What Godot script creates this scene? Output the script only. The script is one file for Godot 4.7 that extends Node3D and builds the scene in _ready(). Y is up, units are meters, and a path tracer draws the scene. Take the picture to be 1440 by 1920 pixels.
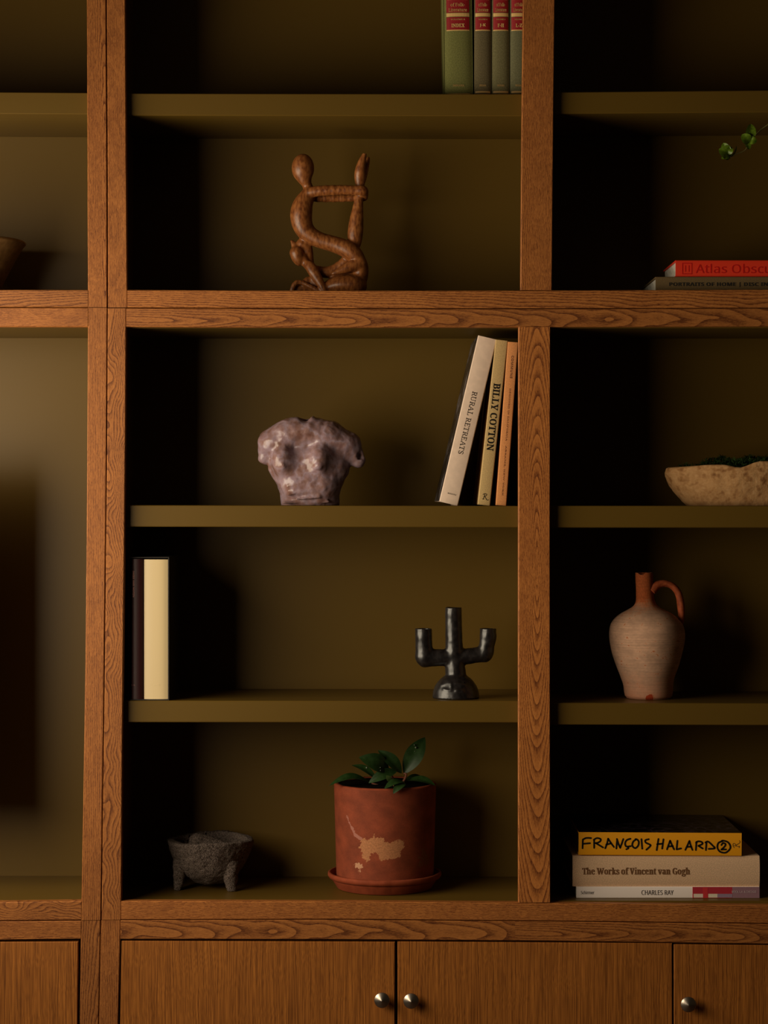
extends Node3D
# A built-in oak and olive bookcase lit by a tall window on the left.
# Scale: the oak face frame stands in the plane z = 0; one pixel of the 1440 x 1920 photograph is one millimetre there.

const D0 := 4.1        # camera to face frame
const EYE_ROW := 940.0
const EYE_Y := 1.64
const CASE_D := 0.285  # face frame to back panel

var M := {}
var taken := {}

func _ready() -> void:
	# ---- camera
	var cam := Camera3D.new()
	cam.name = "camera"
	cam.projection = Camera3D.PROJECTION_FRUSTUM
	cam.near = 0.1
	cam.far = 60.0
	cam.size = 1.92 * cam.near / D0
	cam.frustum_offset = Vector2(0, -0.02 * cam.near / D0)
	cam.position = Vector3(0, EYE_Y, D0)
	add_child(cam)
	cam.current = true
	# ---- sky and exposure
	var env := Environment.new()
	env.background_mode = Environment.BG_SKY
	var sky := Sky.new()
	var sm := ProceduralSkyMaterial.new()
	sm.sky_top_color = Color(0.62, 0.66, 0.72)
	sm.sky_horizon_color = Color(0.78, 0.78, 0.78)
	sm.ground_bottom_color = Color(0.3, 0.28, 0.25)
	sm.ground_horizon_color = Color(0.5, 0.48, 0.46)
	sky.sky_material = sm
	env.sky = sky
	env.background_energy_multiplier = 0.4
	env.tonemap_mode = Environment.TONE_MAPPER_LINEAR
	env.tonemap_exposure = 1.0
	env.sdfgi_enabled = true
	env.ssao_enabled = true
	env.ssil_enabled = true
	var we := WorldEnvironment.new()
	we.name = "world_environment"
	we.environment = env
	add_child(we)
	# ---- daylight of the window in the left wall
	var al := AreaLight3D.new()
	al.name = "window_daylight"
	al.area_size = Vector2(WIN_Z1 - WIN_Z0, WIN_Y1 - WIN_Y0)
	al.light_color = Color(1.0, 0.93, 0.81)
	al.light_energy = 2.2
	al.area_normalize_energy = false
	al.area_range = 12.0
	al.area_attenuation = 2.0
	al.shadow_enabled = true
	al.position = Vector3(WALL_X + 0.01, (WIN_Y0 + WIN_Y1) / 2, (WIN_Z0 + WIN_Z1) / 2)
	al.rotation.y = -PI / 2
	add_child(al)

	make_materials()
	make_room()
	make_bookcases()
	make_cabinets()
	make_television()
	make_conical_bowl()
	make_encyclopedia()
	make_sculpture()
	make_torso()
	make_leaning_books()
	make_slipcase()
	make_candelabra()
	make_mortar()
	make_potted_plant()
	make_flat_books_above()
	make_vine()
	make_moss_bowl()
	make_jug()
	make_book_stack()

const WALL_X := -1.3
const WIN_Z0 := 0.08
const WIN_Z1 := 2.1
const WIN_Y0 := 1.15
const WIN_Y1 := 2.2
const CEIL_Y := 3.1

# ------------------------------------------------------------------ measuring
func W(px: float, py: float, z := 0.0) -> Vector3:
	var s := (D0 - z) / D0 * 0.001
	return Vector3((px - 720.0) * s, EYE_Y + (EYE_ROW - py) * s, z)

func S(z: float) -> float:
	return (D0 - z) / D0 * 0.001

# ------------------------------------------------------------------ mesh builder
class MB:
	var v := PackedVector3Array()
	var n := PackedVector3Array()
	var t := PackedVector2Array()
	var ix := PackedInt32Array()

	func vert(p: Vector3, nn := Vector3.ZERO, uv := Vector2.ZERO) -> int:
		v.append(p); n.append(nn); t.append(uv)
		return v.size() - 1

	func tri(a: int, b: int, c: int, hint: Vector3) -> void:
		if (v[b] - v[a]).cross(v[c] - v[a]).dot(hint) > 0.0:
			ix.append(a); ix.append(c); ix.append(b)
		else:
			ix.append(a); ix.append(b); ix.append(c)

	func quad(p0: Vector3, p1: Vector3, p2: Vector3, p3: Vector3, hint: Vector3, u0 := Vector2(0, 0), u1 := Vector2(1, 0), u2 := Vector2(1, 1), u3 := Vector2(0, 1)) -> void:
		var nn := (p2 - p0).cross(p3 - p1).normalized()
		if nn.dot(hint) < 0.0:
			nn = -nn
		var a := vert(p0, nn, u0)
		var b := vert(p1, nn, u1)
		var c := vert(p2, nn, u2)
		var d := vert(p3, nn, u3)
		tri(a, b, c, nn); tri(a, c, d, nn)

	func box(lo: Vector3, hi: Vector3) -> void:
		var p := []
		for k in 8:
			p.append(Vector3(hi.x if k & 1 else lo.x, hi.y if k & 2 else lo.y, hi.z if k & 4 else lo.z))
		var d := hi - lo
		for f in [[0, 2, 6, 4, Vector3.LEFT, d.z, d.y], [1, 5, 7, 3, Vector3.RIGHT, d.z, d.y], [0, 1, 5, 4, Vector3.DOWN, d.x, d.z], [2, 3, 7, 6, Vector3.UP, d.x, d.z], [0, 1, 3, 2, Vector3.FORWARD, d.x, d.y], [4, 5, 7, 6, Vector3.BACK, d.x, d.y]]:
			quad(p[f[0]], p[f[1]], p[f[2]], p[f[3]], f[4])

	# a box whose twelve edges are chamfered by c
	func cbox(lo: Vector3, hi: Vector3, c: float) -> void:
		var ctr := (lo + hi) / 2
		var h := (hi - lo) / 2
		var ax := [Vector3.RIGHT, Vector3.UP, Vector3.BACK]
		for a in 3:
			var b: int = (a + 1) % 3
			var d: int = (a + 2) % 3
			for s in [-1.0, 1.0]:
				var o: Vector3 = ctr + ax[a] * (s * h[a])
				var e: Vector3 = ax[b] * (h[b] - c)
				var f: Vector3 = ax[d] * (h[d] - c)
				quad(o - e - f, o + e - f, o + e + f, o - e + f, ax[a] * s)
				for s2 in [-1.0, 1.0]:
					# edge between face (a, s) and face (b, s2)
					var p0: Vector3 = ctr + ax[a] * (s * h[a]) + ax[b] * (s2 * (h[b] - c))
					var p1: Vector3 = ctr + ax[a] * (s * (h[a] - c)) + ax[b] * (s2 * h[b])
					quad(p0 - f, p0 + f, p1 + f, p1 - f, ax[a] * s + ax[b] * s2)
		for k in 8:
			var sg := Vector3(1 if k & 1 else -1, 1 if k & 2 else -1, 1 if k & 4 else -1)
			var q0 := ctr + Vector3(sg.x * h.x, sg.y * (h.y - c), sg.z * (h.z - c))
			var q1 := ctr + Vector3(sg.x * (h.x - c), sg.y * h.y, sg.z * (h.z - c))
			var q2 := ctr + Vector3(sg.x * (h.x - c), sg.y * (h.y - c), sg.z * h.z)
			var nn := sg.normalized()
			tri(vert(q0, nn), vert(q1, nn), vert(q2, nn), nn)

	func smooth() -> void:
		for k in n.size():
			n[k] = Vector3.ZERO
		for k in range(0, ix.size(), 3):
			var a := ix[k]
			var b := ix[k + 1]
			var c := ix[k + 2]
			var f := (v[c] - v[a]).cross(v[b] - v[a])
			n[a] += f; n[b] += f; n[c] += f
		for k in n.size():
			n[k] = n[k].normalized()

	# grid of points rows x cols; wrap closes the columns; hint_from: a point inside
	func grid(rows: Array, wrap: bool, uvs := [], flip := false) -> void:
		var start := v.size()
		var nr := rows.size()
		var nc: int = rows[0].size()
		for r in nr:
			for c in nc:
				vert(rows[r][c], Vector3.ZERO, uvs[r][c] if uvs.size() else Vector2(float(c) / maxf(nc - 1, 1), float(r) / maxf(nr - 1, 1)))
		var lim := nc if wrap else nc - 1
		for r in nr - 1:
			for c in lim:
				var a := start + r * nc + c
				var b := start + r * nc + (c + 1) % nc
				var d := a + nc
				var e := b + nc
				if flip:
					ix.append_array([a, b, e, a, e, d])
				else:
					ix.append_array([a, e, b, a, d, e])

	func mesh() -> ArrayMesh:
		var arr := []
		arr.resize(Mesh.ARRAY_MAX)
		arr[Mesh.ARRAY_VERTEX] = v
		arr[Mesh.ARRAY_NORMAL] = n
		arr[Mesh.ARRAY_TEX_UV] = t
		arr[Mesh.ARRAY_INDEX] = ix
		var m := ArrayMesh.new()
		m.add_surface_from_arrays(Mesh.PRIMITIVE_TRIANGLES, arr)
		return m

# profile of (radius, height) turned about the y axis
func lathe(profile: Array, seg := 48) -> MB:
	var mb := MB.new()
	var rows := []
	var uvs := []
	var y0: float = profile[0].y
	var len := 0.0
	for k in profile.size():
		var row := []
		var ur := []
		if k:
			len += (profile[k] - profile[k - 1]).length()
		for s in seg + 1:
			var a := TAU * s / seg
			row.append(Vector3(sin(a) * profile[k].x, profile[k].y, cos(a) * profile[k].x))
			ur.append(Vector2(float(s) / seg, len))
		rows.append(row)
		uvs.append(ur)
	for r in uvs:
		for s in r.size():
			r[s].y /= maxf(len, 1e-6)
	mb.grid(rows, false, uvs)
	mb.smooth()
	# weld the normals of the seam
	for k in profile.size():
		var a := k * (seg + 1)
		var nn := (mb.n[a] + mb.n[a + seg]).normalized()
		mb.n[a] = nn
		mb.n[a + seg] = nn
	return mb

# a round rod along points with radii; squash scales it across z
func tube(mb: MB, pts: Array, radii: Array, seg := 12, squash := 1.0) -> void:
	var rows := []
	var fr := Vector3(0, 0, 1)
	for k in pts.size():
		var d: Vector3 = (pts[mini(k + 1, pts.size() - 1)] - pts[maxi(k - 1, 0)]).normalized()
		var side := d.cross(fr)
		if side.length() < 0.05:
			side = d.cross(Vector3(1, 0, 0))
		side = side.normalized()
		var up := side.cross(d).normalized()
		var row := []
		for s in seg:
			var a := TAU * s / seg
			row.append(pts[k] + (side * cos(a) + up * (sin(a) * squash)) * radii[k])
		rows.append(row)
	var first := []
	var last := []
	for s in seg:
		first.append(pts[0])
		last.append(pts[-1])
	rows.push_front(first)
	rows.append(last)
	mb.grid(rows, true)

func catmull(pts: Array, per: int) -> Array:
	var out := []
	for k in pts.size() - 1:
		var a = pts[maxi(k - 1, 0)]
		var b = pts[k]
		var c = pts[k + 1]
		var d = pts[mini(k + 2, pts.size() - 1)]
		for j in per:
			var t := float(j) / per
			out.append(0.5 * ((2.0 * b) + (c - a) * t + (2.0 * a - 5.0 * b + 4.0 * c - d) * t * t + (3.0 * b - a - 3.0 * c + d) * t * t * t))
	out.append(pts[-1])
	return out

# closed outline in the x-z plane (z towards the viewer) raised from y0 to y1
func prism(mb: MB, outline: Array, y0: float, y1: float, smooth_deg := 35.0) -> void:
	var cnt := outline.size()
	var poly := PackedVector2Array(outline)
	var ccw := not Geometry2D.is_polygon_clockwise(poly)
	var fn := []
	for k in cnt:
		var e: Vector2 = outline[(k + 1) % cnt] - outline[k]
		var m := Vector2(e.y, -e.x).normalized()
		fn.append(m if not ccw else m)
	# outward test
	var test: Vector2 = (outline[0] + outline[1]) / 2 + fn[0] * 1e-5
	if Geometry2D.is_point_in_polygon(test, poly):
		for k in cnt:
			fn[k] = -fn[k]
	var cs := cos(deg_to_rad(smooth_deg))
	var run := 0.0
	for k in cnt:
		var k2 := (k + 1) % cnt
		var f: Vector2 = fn[k]
		var na: Vector2 = (f + fn[(k - 1 + cnt) % cnt]).normalized() if f.dot(fn[(k - 1 + cnt) % cnt]) > cs else f
		var nb: Vector2 = (f + fn[k2]).normalized() if f.dot(fn[k2]) > cs else f
		var p: Vector2 = outline[k]
		var q: Vector2 = outline[k2]
		var l := (q - p).length()
		var a := mb.vert(Vector3(p.x, y0, p.y), Vector3(na.x, 0, na.y), Vector2(run, y0))
		var b := mb.vert(Vector3(q.x, y0, q.y), Vector3(nb.x, 0, nb.y), Vector2(run + l, y0))
		var c := mb.vert(Vector3(q.x, y1, q.y), Vector3(nb.x, 0, nb.y), Vector2(run + l, y1))
		var d := mb.vert(Vector3(p.x, y1, p.y), Vector3(na.x, 0, na.y), Vector2(run, y1))
		run += l
		var h := Vector3(f.x, 0, f.y)
		mb.tri(a, b, c, h)
		mb.tri(a, c, d, h)
	var tris := Geometry2D.triangulate_polygon(poly)
	for y in [y0, y1]:
		var up := Vector3.UP if y == y1 else Vector3.DOWN
		var s := mb.v.size()
		for p in outline:
			mb.vert(Vector3(p.x, y, p.y), up, p)
		for k in range(0, tris.size(), 3):
			mb.tri(s + tris[k], s + tris[k + 1], s + tris[k + 2], up)

# ------------------------------------------------------------------ distance fields meshed as surface nets
class Field:
	var lo: Vector3
	var cell: float
	var nx: int
	var ny: int
	var nz: int
	var f := PackedFloat32Array()

	func _init(a: Vector3, b: Vector3, c: float) -> void:
		lo = a
		cell = c
		nx = int(ceil((b.x - a.x) / c)) + 1
		ny = int(ceil((b.y - a.y) / c)) + 1
		nz = int(ceil((b.z - a.z) / c)) + 1
		f.resize(nx * ny * nz)
		f.fill(1.0)

	# tapered capsule; sz: how deep it is across z beside its width; mode 1 joins, -1 cuts
	func cap(a: Vector3, b: Vector3, ra: float, rb: float, k := 0.003, sz := 1.0, mode := 1) -> void:
		var m := maxf(ra, rb) + k * 2.0 + cell * 2.5
		var l := Vector3(minf(a.x, b.x), minf(a.y, b.y), minf(a.z, b.z)) - Vector3(m, m, m * maxf(sz, 1.0))
		var h := Vector3(maxf(a.x, b.x), maxf(a.y, b.y), maxf(a.z, b.z)) + Vector3(m, m, m * maxf(sz, 1.0))
		var x0 := maxi(0, int((l.x - lo.x) / cell))
		var y0 := maxi(0, int((l.y - lo.y) / cell))
		var z0 := maxi(0, int((l.z - lo.z) / cell))
		var x1 := mini(nx - 1, int((h.x - lo.x) / cell) + 1)
		var y1 := mini(ny - 1, int((h.y - lo.y) / cell) + 1)
		var z1 := mini(nz - 1, int((h.z - lo.z) / cell) + 1)
		var ba := b - a
		ba.z /= sz
		var bb := maxf(ba.length_squared(), 1e-12)
		for z in range(z0, z1 + 1):
			for y in range(y0, y1 + 1):
				var row := (z * ny + y) * nx
				var pa := Vector3(0, lo.y + y * cell - a.y, (lo.z + z * cell - a.z) / sz)
				for x in range(x0, x1 + 1):
					pa.x = lo.x + x * cell - a.x
					var t := clampf(pa.dot(ba) / bb, 0.0, 1.0)
					var d := (pa - ba * t).length() - (ra + (rb - ra) * t)
					var g := f[row + x]
					if mode > 0:
						var q := maxf(k - absf(g - d), 0.0) / k
						f[row + x] = minf(g, d) - q * q * k * 0.25
					else:
						var q2 := maxf(k - absf(g + d), 0.0) / k
						f[row + x] = maxf(g, -d) + q2 * q2 * k * 0.25

	# ellipsoid with radii r
	func ell(c: Vector3, r: Vector3, k := 0.003, mode := 1) -> void:
		var m := Vector3.ONE * (k * 2.0 + cell * 2.5) + r
		var rm := minf(r.x, minf(r.y, r.z))
		for z in range(maxi(0, int((c.z - m.z - lo.z) / cell)), mini(nz - 1, int((c.z + m.z - lo.z) / cell) + 1) + 1):
			for y in range(maxi(0, int((c.y - m.y - lo.y) / cell)), mini(ny - 1, int((c.y + m.y - lo.y) / cell) + 1) + 1):
				var row := (z * ny + y) * nx
				for x in range(maxi(0, int((c.x - m.x - lo.x) / cell)), mini(nx - 1, int((c.x + m.x - lo.x) / cell) + 1) + 1):
					var p := lo + Vector3(x, y, z) * cell - c
					var p1 := (p / r).length()
					var p2 := (p / (r * r)).length()
					var d := p1 * (p1 - 1.0) / p2 if p2 > 1e-6 else -rm
					var g := f[row + x]
					if mode > 0:
						var q := maxf(k - absf(g - d), 0.0) / k
						f[row + x] = minf(g, d) - q * q * k * 0.25
					else:
						var q2 := maxf(k - absf(g + d), 0.0) / k
						f[row + x] = maxf(g, -d) + q2 * q2 * k * 0.25

	# everything below the height y0 is cut flat
	func floor_at(y0: float) -> void:
		for z in nz:
			for y in ny:
				var c := y0 - (lo.y + y * cell)
				var row := (z * ny + y) * nx
				for x in nx:
					f[row + x] = maxf(f[row + x], c)

	func roughen(noise: FastNoiseLite, amp: float, reach := 0.02) -> void:
		for z in nz:
			for y in ny:
				var row := (z * ny + y) * nx
				for x in nx:
					if absf(f[row + x]) < reach:
						f[row + x] += amp * noise.get_noise_3d(lo.x + x * cell, lo.y + y * cell, lo.z + z * cell)

	func mesh(out: MB) -> void:
		var at := PackedInt32Array()
		at.resize(nx * ny * nz)
		at.fill(-1)
		var sx := 1
		var sy := nx
		var szz := nx * ny
		var cor := [0, sx, sy, sx + sy, szz, szz + sx, szz + sy, szz + sx + sy]
		var cv := [Vector3(0, 0, 0), Vector3(1, 0, 0), Vector3(0, 1, 0), Vector3(1, 1, 0), Vector3(0, 0, 1), Vector3(1, 0, 1), Vector3(0, 1, 1), Vector3(1, 1, 1)]
		var eds := [[0, 1], [2, 3], [4, 5], [6, 7], [0, 2], [1, 3], [4, 6], [5, 7], [0, 4], [1, 5], [2, 6], [3, 7]]
		for z in nz - 1:
			for y in ny - 1:
				var row := (z * ny + y) * nx
				for x in nx - 1:
					var i := row + x
					var g0 := f[i]
					if g0 > cell * 2.0 or g0 < -cell * 2.0:
						continue
					var s := 0
					for c in 8:
						if f[i + cor[c]] < 0.0:
							s |= 1 << c
					if s == 0 or s == 255:
						continue
					var p := Vector3.ZERO
					var cnt := 0
					for e in eds:
						var ia: int = e[0]
						var ib: int = e[1]
						if ((s >> ia) & 1) != ((s >> ib) & 1):
							var fa := f[i + cor[ia]]
							var fb := f[i + cor[ib]]
							p += cv[ia].lerp(cv[ib], fa / (fa - fb))
							cnt += 1
					at[i] = out.vert(lo + (Vector3(x, y, z) + p / cnt) * cell)
		for z in range(1, nz - 1):
			for y in range(1, ny - 1):
				var row := (z * ny + y) * nx
				for x in range(1, nx - 1):
					var i := row + x
					var a := f[i]
					if absf(a) > cell * 2.0:
						continue
					for ax in 3:
						var st: int = [sx, sy, szz][ax]
						var b := f[i + st]
						if (a < 0.0) == (b < 0.0):
							continue
						var u: int = [sy, szz, sx][ax]
						var w: int = [szz, sx, sy][ax]
						var q0 := at[i]
						var q1 := at[i - u]
						var q2 := at[i - u - w]
						var q3 := at[i - w]
						if q0 < 0 or q1 < 0 or q2 < 0 or q3 < 0:
							continue
						if a < 0.0:
							out.ix.append_array([q0, q2, q1, q0, q3, q2])
						else:
							out.ix.append_array([q0, q1, q2, q0, q2, q3])
		out.smooth()

# ------------------------------------------------------------------ scene helpers
func numbered(called: String) -> String:
	var k: int = taken.get(called, -1) + 1
	taken[called] = k
	return called if k == 0 else "%s_%03d" % [called, k]

func thing(called: String, label: String, category: String, at: Vector3, group := "") -> Node3D:
	var o := Node3D.new()
	o.name = numbered(called)
	o.position = at
	add_child(o)
	o.set_meta("label", label)
	o.set_meta("category", category)
	if group:
		o.set_meta("group", group)
	return o

func part(parent: Node3D, called: String, mesh: Mesh, mat: Material, at := Vector3.ZERO, turn := Vector3.ZERO) -> MeshInstance3D:
	var m := MeshInstance3D.new()
	m.name = called
	m.mesh = mesh
	m.material_override = mat
	m.position = at
	m.rotation = turn
	parent.add_child(m, true)
	return m

# a mesh laid out in world coordinates, hung under a thing
func wpart(parent: Node3D, called: String, mb: MB, mat: Material) -> MeshInstance3D:
	var o := parent.position
	var up := parent.get_parent()
	while up != self and up != null:
		o += up.position
		up = up.get_parent()
	for k in mb.v.size():
		mb.v[k] -= o
	return part(parent, called, mb.mesh(), mat)

func struct(called: String, mb: MB, mat: Material, label: String, category: String) -> MeshInstance3D:
	var m := MeshInstance3D.new()
	m.name = numbered(called)
	m.mesh = mb.mesh()
	m.material_override = mat
	add_child(m)
	m.set_meta("kind", "structure")
	m.set_meta("label", label)
	m.set_meta("category", category)
	return m

func mat(c: Color, rough := 0.6, spec := 0.5, metal := 0.0) -> StandardMaterial3D:
	var m := StandardMaterial3D.new()
	m.albedo_color = c
	m.roughness = rough
	m.metallic = metal
	m.metallic_specular = spec
	return m

func rgb(r: float, g: float, b: float) -> Color:
	return Color(r / 255.0, g / 255.0, b / 255.0)

func noise(seed_: int, freq: float, oct := 3) -> FastNoiseLite:
	var n := FastNoiseLite.new()
	n.noise_type = FastNoiseLite.TYPE_SIMPLEX_SMOOTH
	n.seed = seed_
	n.frequency = freq
	n.fractal_octaves = oct
	return n

func noise_tex(seed_: int, freq: float, stops: Array, colors: Array, size := 512, oct := 4, cellular := false) -> NoiseTexture2D:
	var t := NoiseTexture2D.new()
	t.width = size
	t.height = size
	t.seamless = true
	t.normalize = true
	var n := noise(seed_, freq, oct)
	if cellular:
		n.noise_type = FastNoiseLite.TYPE_CELLULAR
	t.noise = n
	var g := Gradient.new()
	g.offsets = PackedFloat32Array(stops)
	g.colors = PackedColorArray(colors)
	t.color_ramp = g
	return t

func triplanar(m: StandardMaterial3D, tex: Texture2D, per_metre: float) -> StandardMaterial3D:
	m.albedo_texture = tex
	m.uv1_triplanar = true
	m.uv1_scale = Vector3.ONE * per_metre
	return m

func bumped(m: StandardMaterial3D, tex: Texture2D, cm: float) -> StandardMaterial3D:
	m.heightmap_enabled = true
	m.heightmap_texture = tex
	m.heightmap_scale = cm
	return m

# ------------------------------------------------------------------ materials
const OAK_LEN := 1.36   # metres of board along the oak atlas
const OAK_BANDS := 9
const OAK_BAND := 0.062

# nine boards sawn from different places of an oak: rings cut through give the cathedrals and the straight grain
func oak_atlas() -> ImageTexture:
	var w := 2048
	var bh := 112
	var h := bh * OAK_BANDS
	var data := PackedByteArray()
	data.resize(w * h * 3)
	# heart offset across, distance of the cut from the heart, its slope along the board, ring width, waviness, tone
	var bands := [
		[46.0, 14.0, 0.012, 3.0, 0.5, 1.0],
		[5.0, -38.0, 0.085, 2.7, 0.4, 1.12],
		[14.0, 24.0, -0.035, 2.7, 1.2, 1.02],
		[-60.0, 30.0, 0.02, 2.3, 0.5, 1.06],
		[24.0, 60.0, -0.05, 3.2, 0.8, 0.95],
		[30.0, 18.0, 0.03, 3.2, 1.0, 1.04],
		[-22.0, 34.0, 0.010, 2.6, 2.4, 0.98],
		[80.0, 10.0, -0.01, 2.2, 0.7, 1.02],
		[4.0, 4.0, 0.045, 3.6, 1.0, 1.0],
	]
	var warp := noise(11, 0.01, 2)
	var fine := noise(12, 1.0, 2)
	var pore := noise(13, 1.0, 1)
	var light := Vector3(180, 114, 56)
	var dark := Vector3(92, 47, 18)
	for b in OAK_BANDS:
		var B: Array = bands[b]
		var v0: float = B[0]
		var d0: float = B[1]
		var sl: float = B[2]
		var rw: float = B[3]
		var wav: float = B[4]
		var tone: float = B[5]
		for j in bh:
			var vmm := (j - bh * 0.5) * OAK_BAND * 1000.0 / bh
			var at := (b * bh + j) * w * 3
			for i in w:
				var u := i * OAK_LEN * 1000.0 / w
				var w1 := warp.get_noise_2d(u * 0.9 + b * 700.0, vmm * 1.6)
				var d := d0 + sl * u + wav * 3.2 * w1
				var vv := vmm - v0 + wav * w1
				var ph := sqrt(vv * vv + d * d) / rw
				var fr := 1.0 - (ph - floorf(ph))
				var st := fine.get_noise_2d(u * 0.055, (vmm + b * 80.0) * 1.9)
				var po := pore.get_noise_2d(u * 0.16 + 400.0, (vmm + b * 80.0) * 3.2)
				var k := fr * fr * fr * (0.78 + 0.6 * st) + 0.24 * st + 0.15 + 0.10 * w1
				if po > 0.28:
					k += (po - 0.28) * 0.9 * (0.3 + fr)
				k = clampf(k, 0.0, 1.0)
				var c := (light + (dark - light) * k) * tone
				data[at] = int(minf(c.x, 255.0))
				data[at + 1] = int(minf(c.y, 255.0))
				data[at + 2] = int(minf(c.z, 255.0))
				at += 3
	return ImageTexture.create_from_image(Image.create_from_data(w, h, false, Image.FORMAT_RGB8, data))

# straight rift-sawn veneer: lines run up the picture, 0.6 m by 0.6 m
func veneer() -> ImageTexture:
	var w := 1024
	var h := 768
	var data := PackedByteArray()
	data.resize(w * h * 3)
	var a := noise(21, 1.0, 3)
	var b := noise(22, 1.0, 2)
	var c2 := noise(23, 0.006, 2)
	var light := Vector3(184, 114, 46)
	var dark := Vector3(94, 50, 15)
	for j in h:
		var at := j * w * 3
		for i in w:
			var x := i * 600.0 / w
			var y := j * 600.0 / h
			var xs := x + 2.0 * c2.get_noise_2d(x, y)
			var n1 := a.get_noise_2d(xs * 0.5, y * 0.0035)
			var n2 := b.get_noise_2d(xs * 1.1, y * 0.006)
			var k := clampf(0.35 + 0.48 * n1 + 0.65 * n2, 0.0, 1.0)
			var c := light + (dark - light) * k
			data[at] = int(c.x)
			data[at + 1] = int(c.y)
			data[at + 2] = int(c.z)
			at += 3
	return ImageTexture.create_from_image(Image.create_from_data(w, h, false, Image.FORMAT_RGB8, data))

func make_materials() -> void:
	var oak := mat(Color.WHITE, 0.5, 0.4)
	oak.albedo_texture = oak_atlas()
	M.oak = oak
	var ven := mat(Color.WHITE, 0.5, 0.4)
	ven.albedo_texture = veneer()
	M.veneer = ven
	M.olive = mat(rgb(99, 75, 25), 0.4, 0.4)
	M.plaster = mat(rgb(70, 64, 56), 0.9, 0.3)
	M.floor = mat(rgb(64, 44, 30), 0.6, 0.4)
	M.white_paint = mat(rgb(200, 196, 188), 0.5)
	var glass := mat(Color(0.9, 0.95, 0.95, 0.08), 0.02, 0.5)
	glass.transparency = BaseMaterial3D.TRANSPARENCY_ALPHA
	M.glass = glass
	M.black = mat(rgb(14, 13, 13), 0.35)
	M.paper = triplanar(mat(rgb(232, 226, 212), 0.85, 0.3), noise_tex(5, 0.03, [0.3, 0.7], [Color(0.86, 0.85, 0.83), Color(1, 1, 1)], 256), 12.0)
	M.nickel = mat(rgb(186, 172, 158), 0.34, 0.5, 1.0)
	M.gold = mat(rgb(226, 184, 116), 0.45, 0.5)
	M.ink = mat(rgb(24, 20, 17), 0.7, 0.3)

# ------------------------------------------------------------------ the room behind the camera
func make_room() -> void:
	var mb := MB.new()
	mb.box(Vector3(WALL_X - 0.2, -0.1, -0.5), Vector3(3.2, 0, 6.0))
	struct("floor", mb, M.floor, "dark wooden floor under the oak bookcase", "floor")
	mb = MB.new()
	mb.box(Vector3(WALL_X - 0.2, CEIL_Y, -0.5), Vector3(3.2, CEIL_Y + 0.12, 6.0))
	struct("ceiling", mb, M.plaster, "shaded ceiling above the oak bookcase", "ceiling")
	mb = MB.new()
	mb.box(Vector3(WALL_X, 0, -0.5), Vector3(3.0, CEIL_Y, -0.31))
	struct("wall_back", mb, M.plaster, "wall that the oak bookcase stands against", "wall")
	mb = MB.new()
	mb.box(Vector3(WALL_X, 0, 5.8), Vector3(3.0, CEIL_Y, 6.0))
	struct("wall_rear", mb, M.plaster, "wall across the room facing the bookcase", "wall")
	mb = MB.new()
	mb.box(Vector3(3.0, 0, -0.5), Vector3(3.2, CEIL_Y, 6.0))
	struct("wall_right", mb, M.plaster, "dim wall to the right of the bookcase", "wall")
	mb = MB.new()
	var x0 := WALL_X - 0.2
	mb.box(Vector3(x0, 0, -0.5), Vector3(WALL_X, CEIL_Y, WIN_Z0))
	mb.box(Vector3(x0, 0, WIN_Z1), Vector3(WALL_X, CEIL_Y, 6.0))
	mb.box(Vector3(x0, 0, WIN_Z0), Vector3(WALL_X, WIN_Y0, WIN_Z1))
	mb.box(Vector3(x0, WIN_Y1, WIN_Z0), Vector3(WALL_X, CEIL_Y, WIN_Z1))
	struct("wall_left", mb, M.plaster, "wall with the tall window to the left of the bookcase", "wall")
	var w := Node3D.new()
	w.name = "window_1"
	w.position = Vector3(WALL_X - 0.1, WIN_Y0, (WIN_Z0 + WIN_Z1) / 2)
	w.set_meta("kind", "structure")
	w.set_meta("label", "wide window with white frame in the left wall")
	w.set_meta("category", "window")
	add_child(w)
	var hw := (WIN_Z1 - WIN_Z0) / 2
	var hh := WIN_Y1 - WIN_Y0
	mb = MB.new()
	for s in [-1.0, 1.0]:
		mb.cbox(Vector3(-0.03, 0, minf(s * hw, s * (hw - 0.05))), Vector3(0.03, hh, maxf(s * hw, s * (hw - 0.05))), 0.004)
	mb.cbox(Vector3(-0.03, 0, -hw), Vector3(0.03, 0.05, hw), 0.004)
	mb.cbox(Vector3(-0.03, hh - 0.05, -hw), Vector3(0.03, hh, hw), 0.004)
	part(w, "window_frame", mb.mesh(), M.white_paint)
	for k in 2:
		mb = MB.new()
		var zc := -hw + (k + 1) * hw * 2 / 3
		mb.cbox(Vector3(-0.025, 0.05, zc - 0.02), Vector3(0.025, hh - 0.05, zc + 0.02), 0.004)
		part(w, "mullion", mb.mesh(), M.white_paint)
	for k in 3:
		mb = MB.new()
		var za := -hw + k * hw * 2 / 3 + 0.03
		mb.box(Vector3(-0.004, 0.05, za), Vector3(0.0, hh - 0.05, za + hw * 2 / 3 - 0.06))
		part(w, "pane", mb.mesh(), M.glass)

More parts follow.
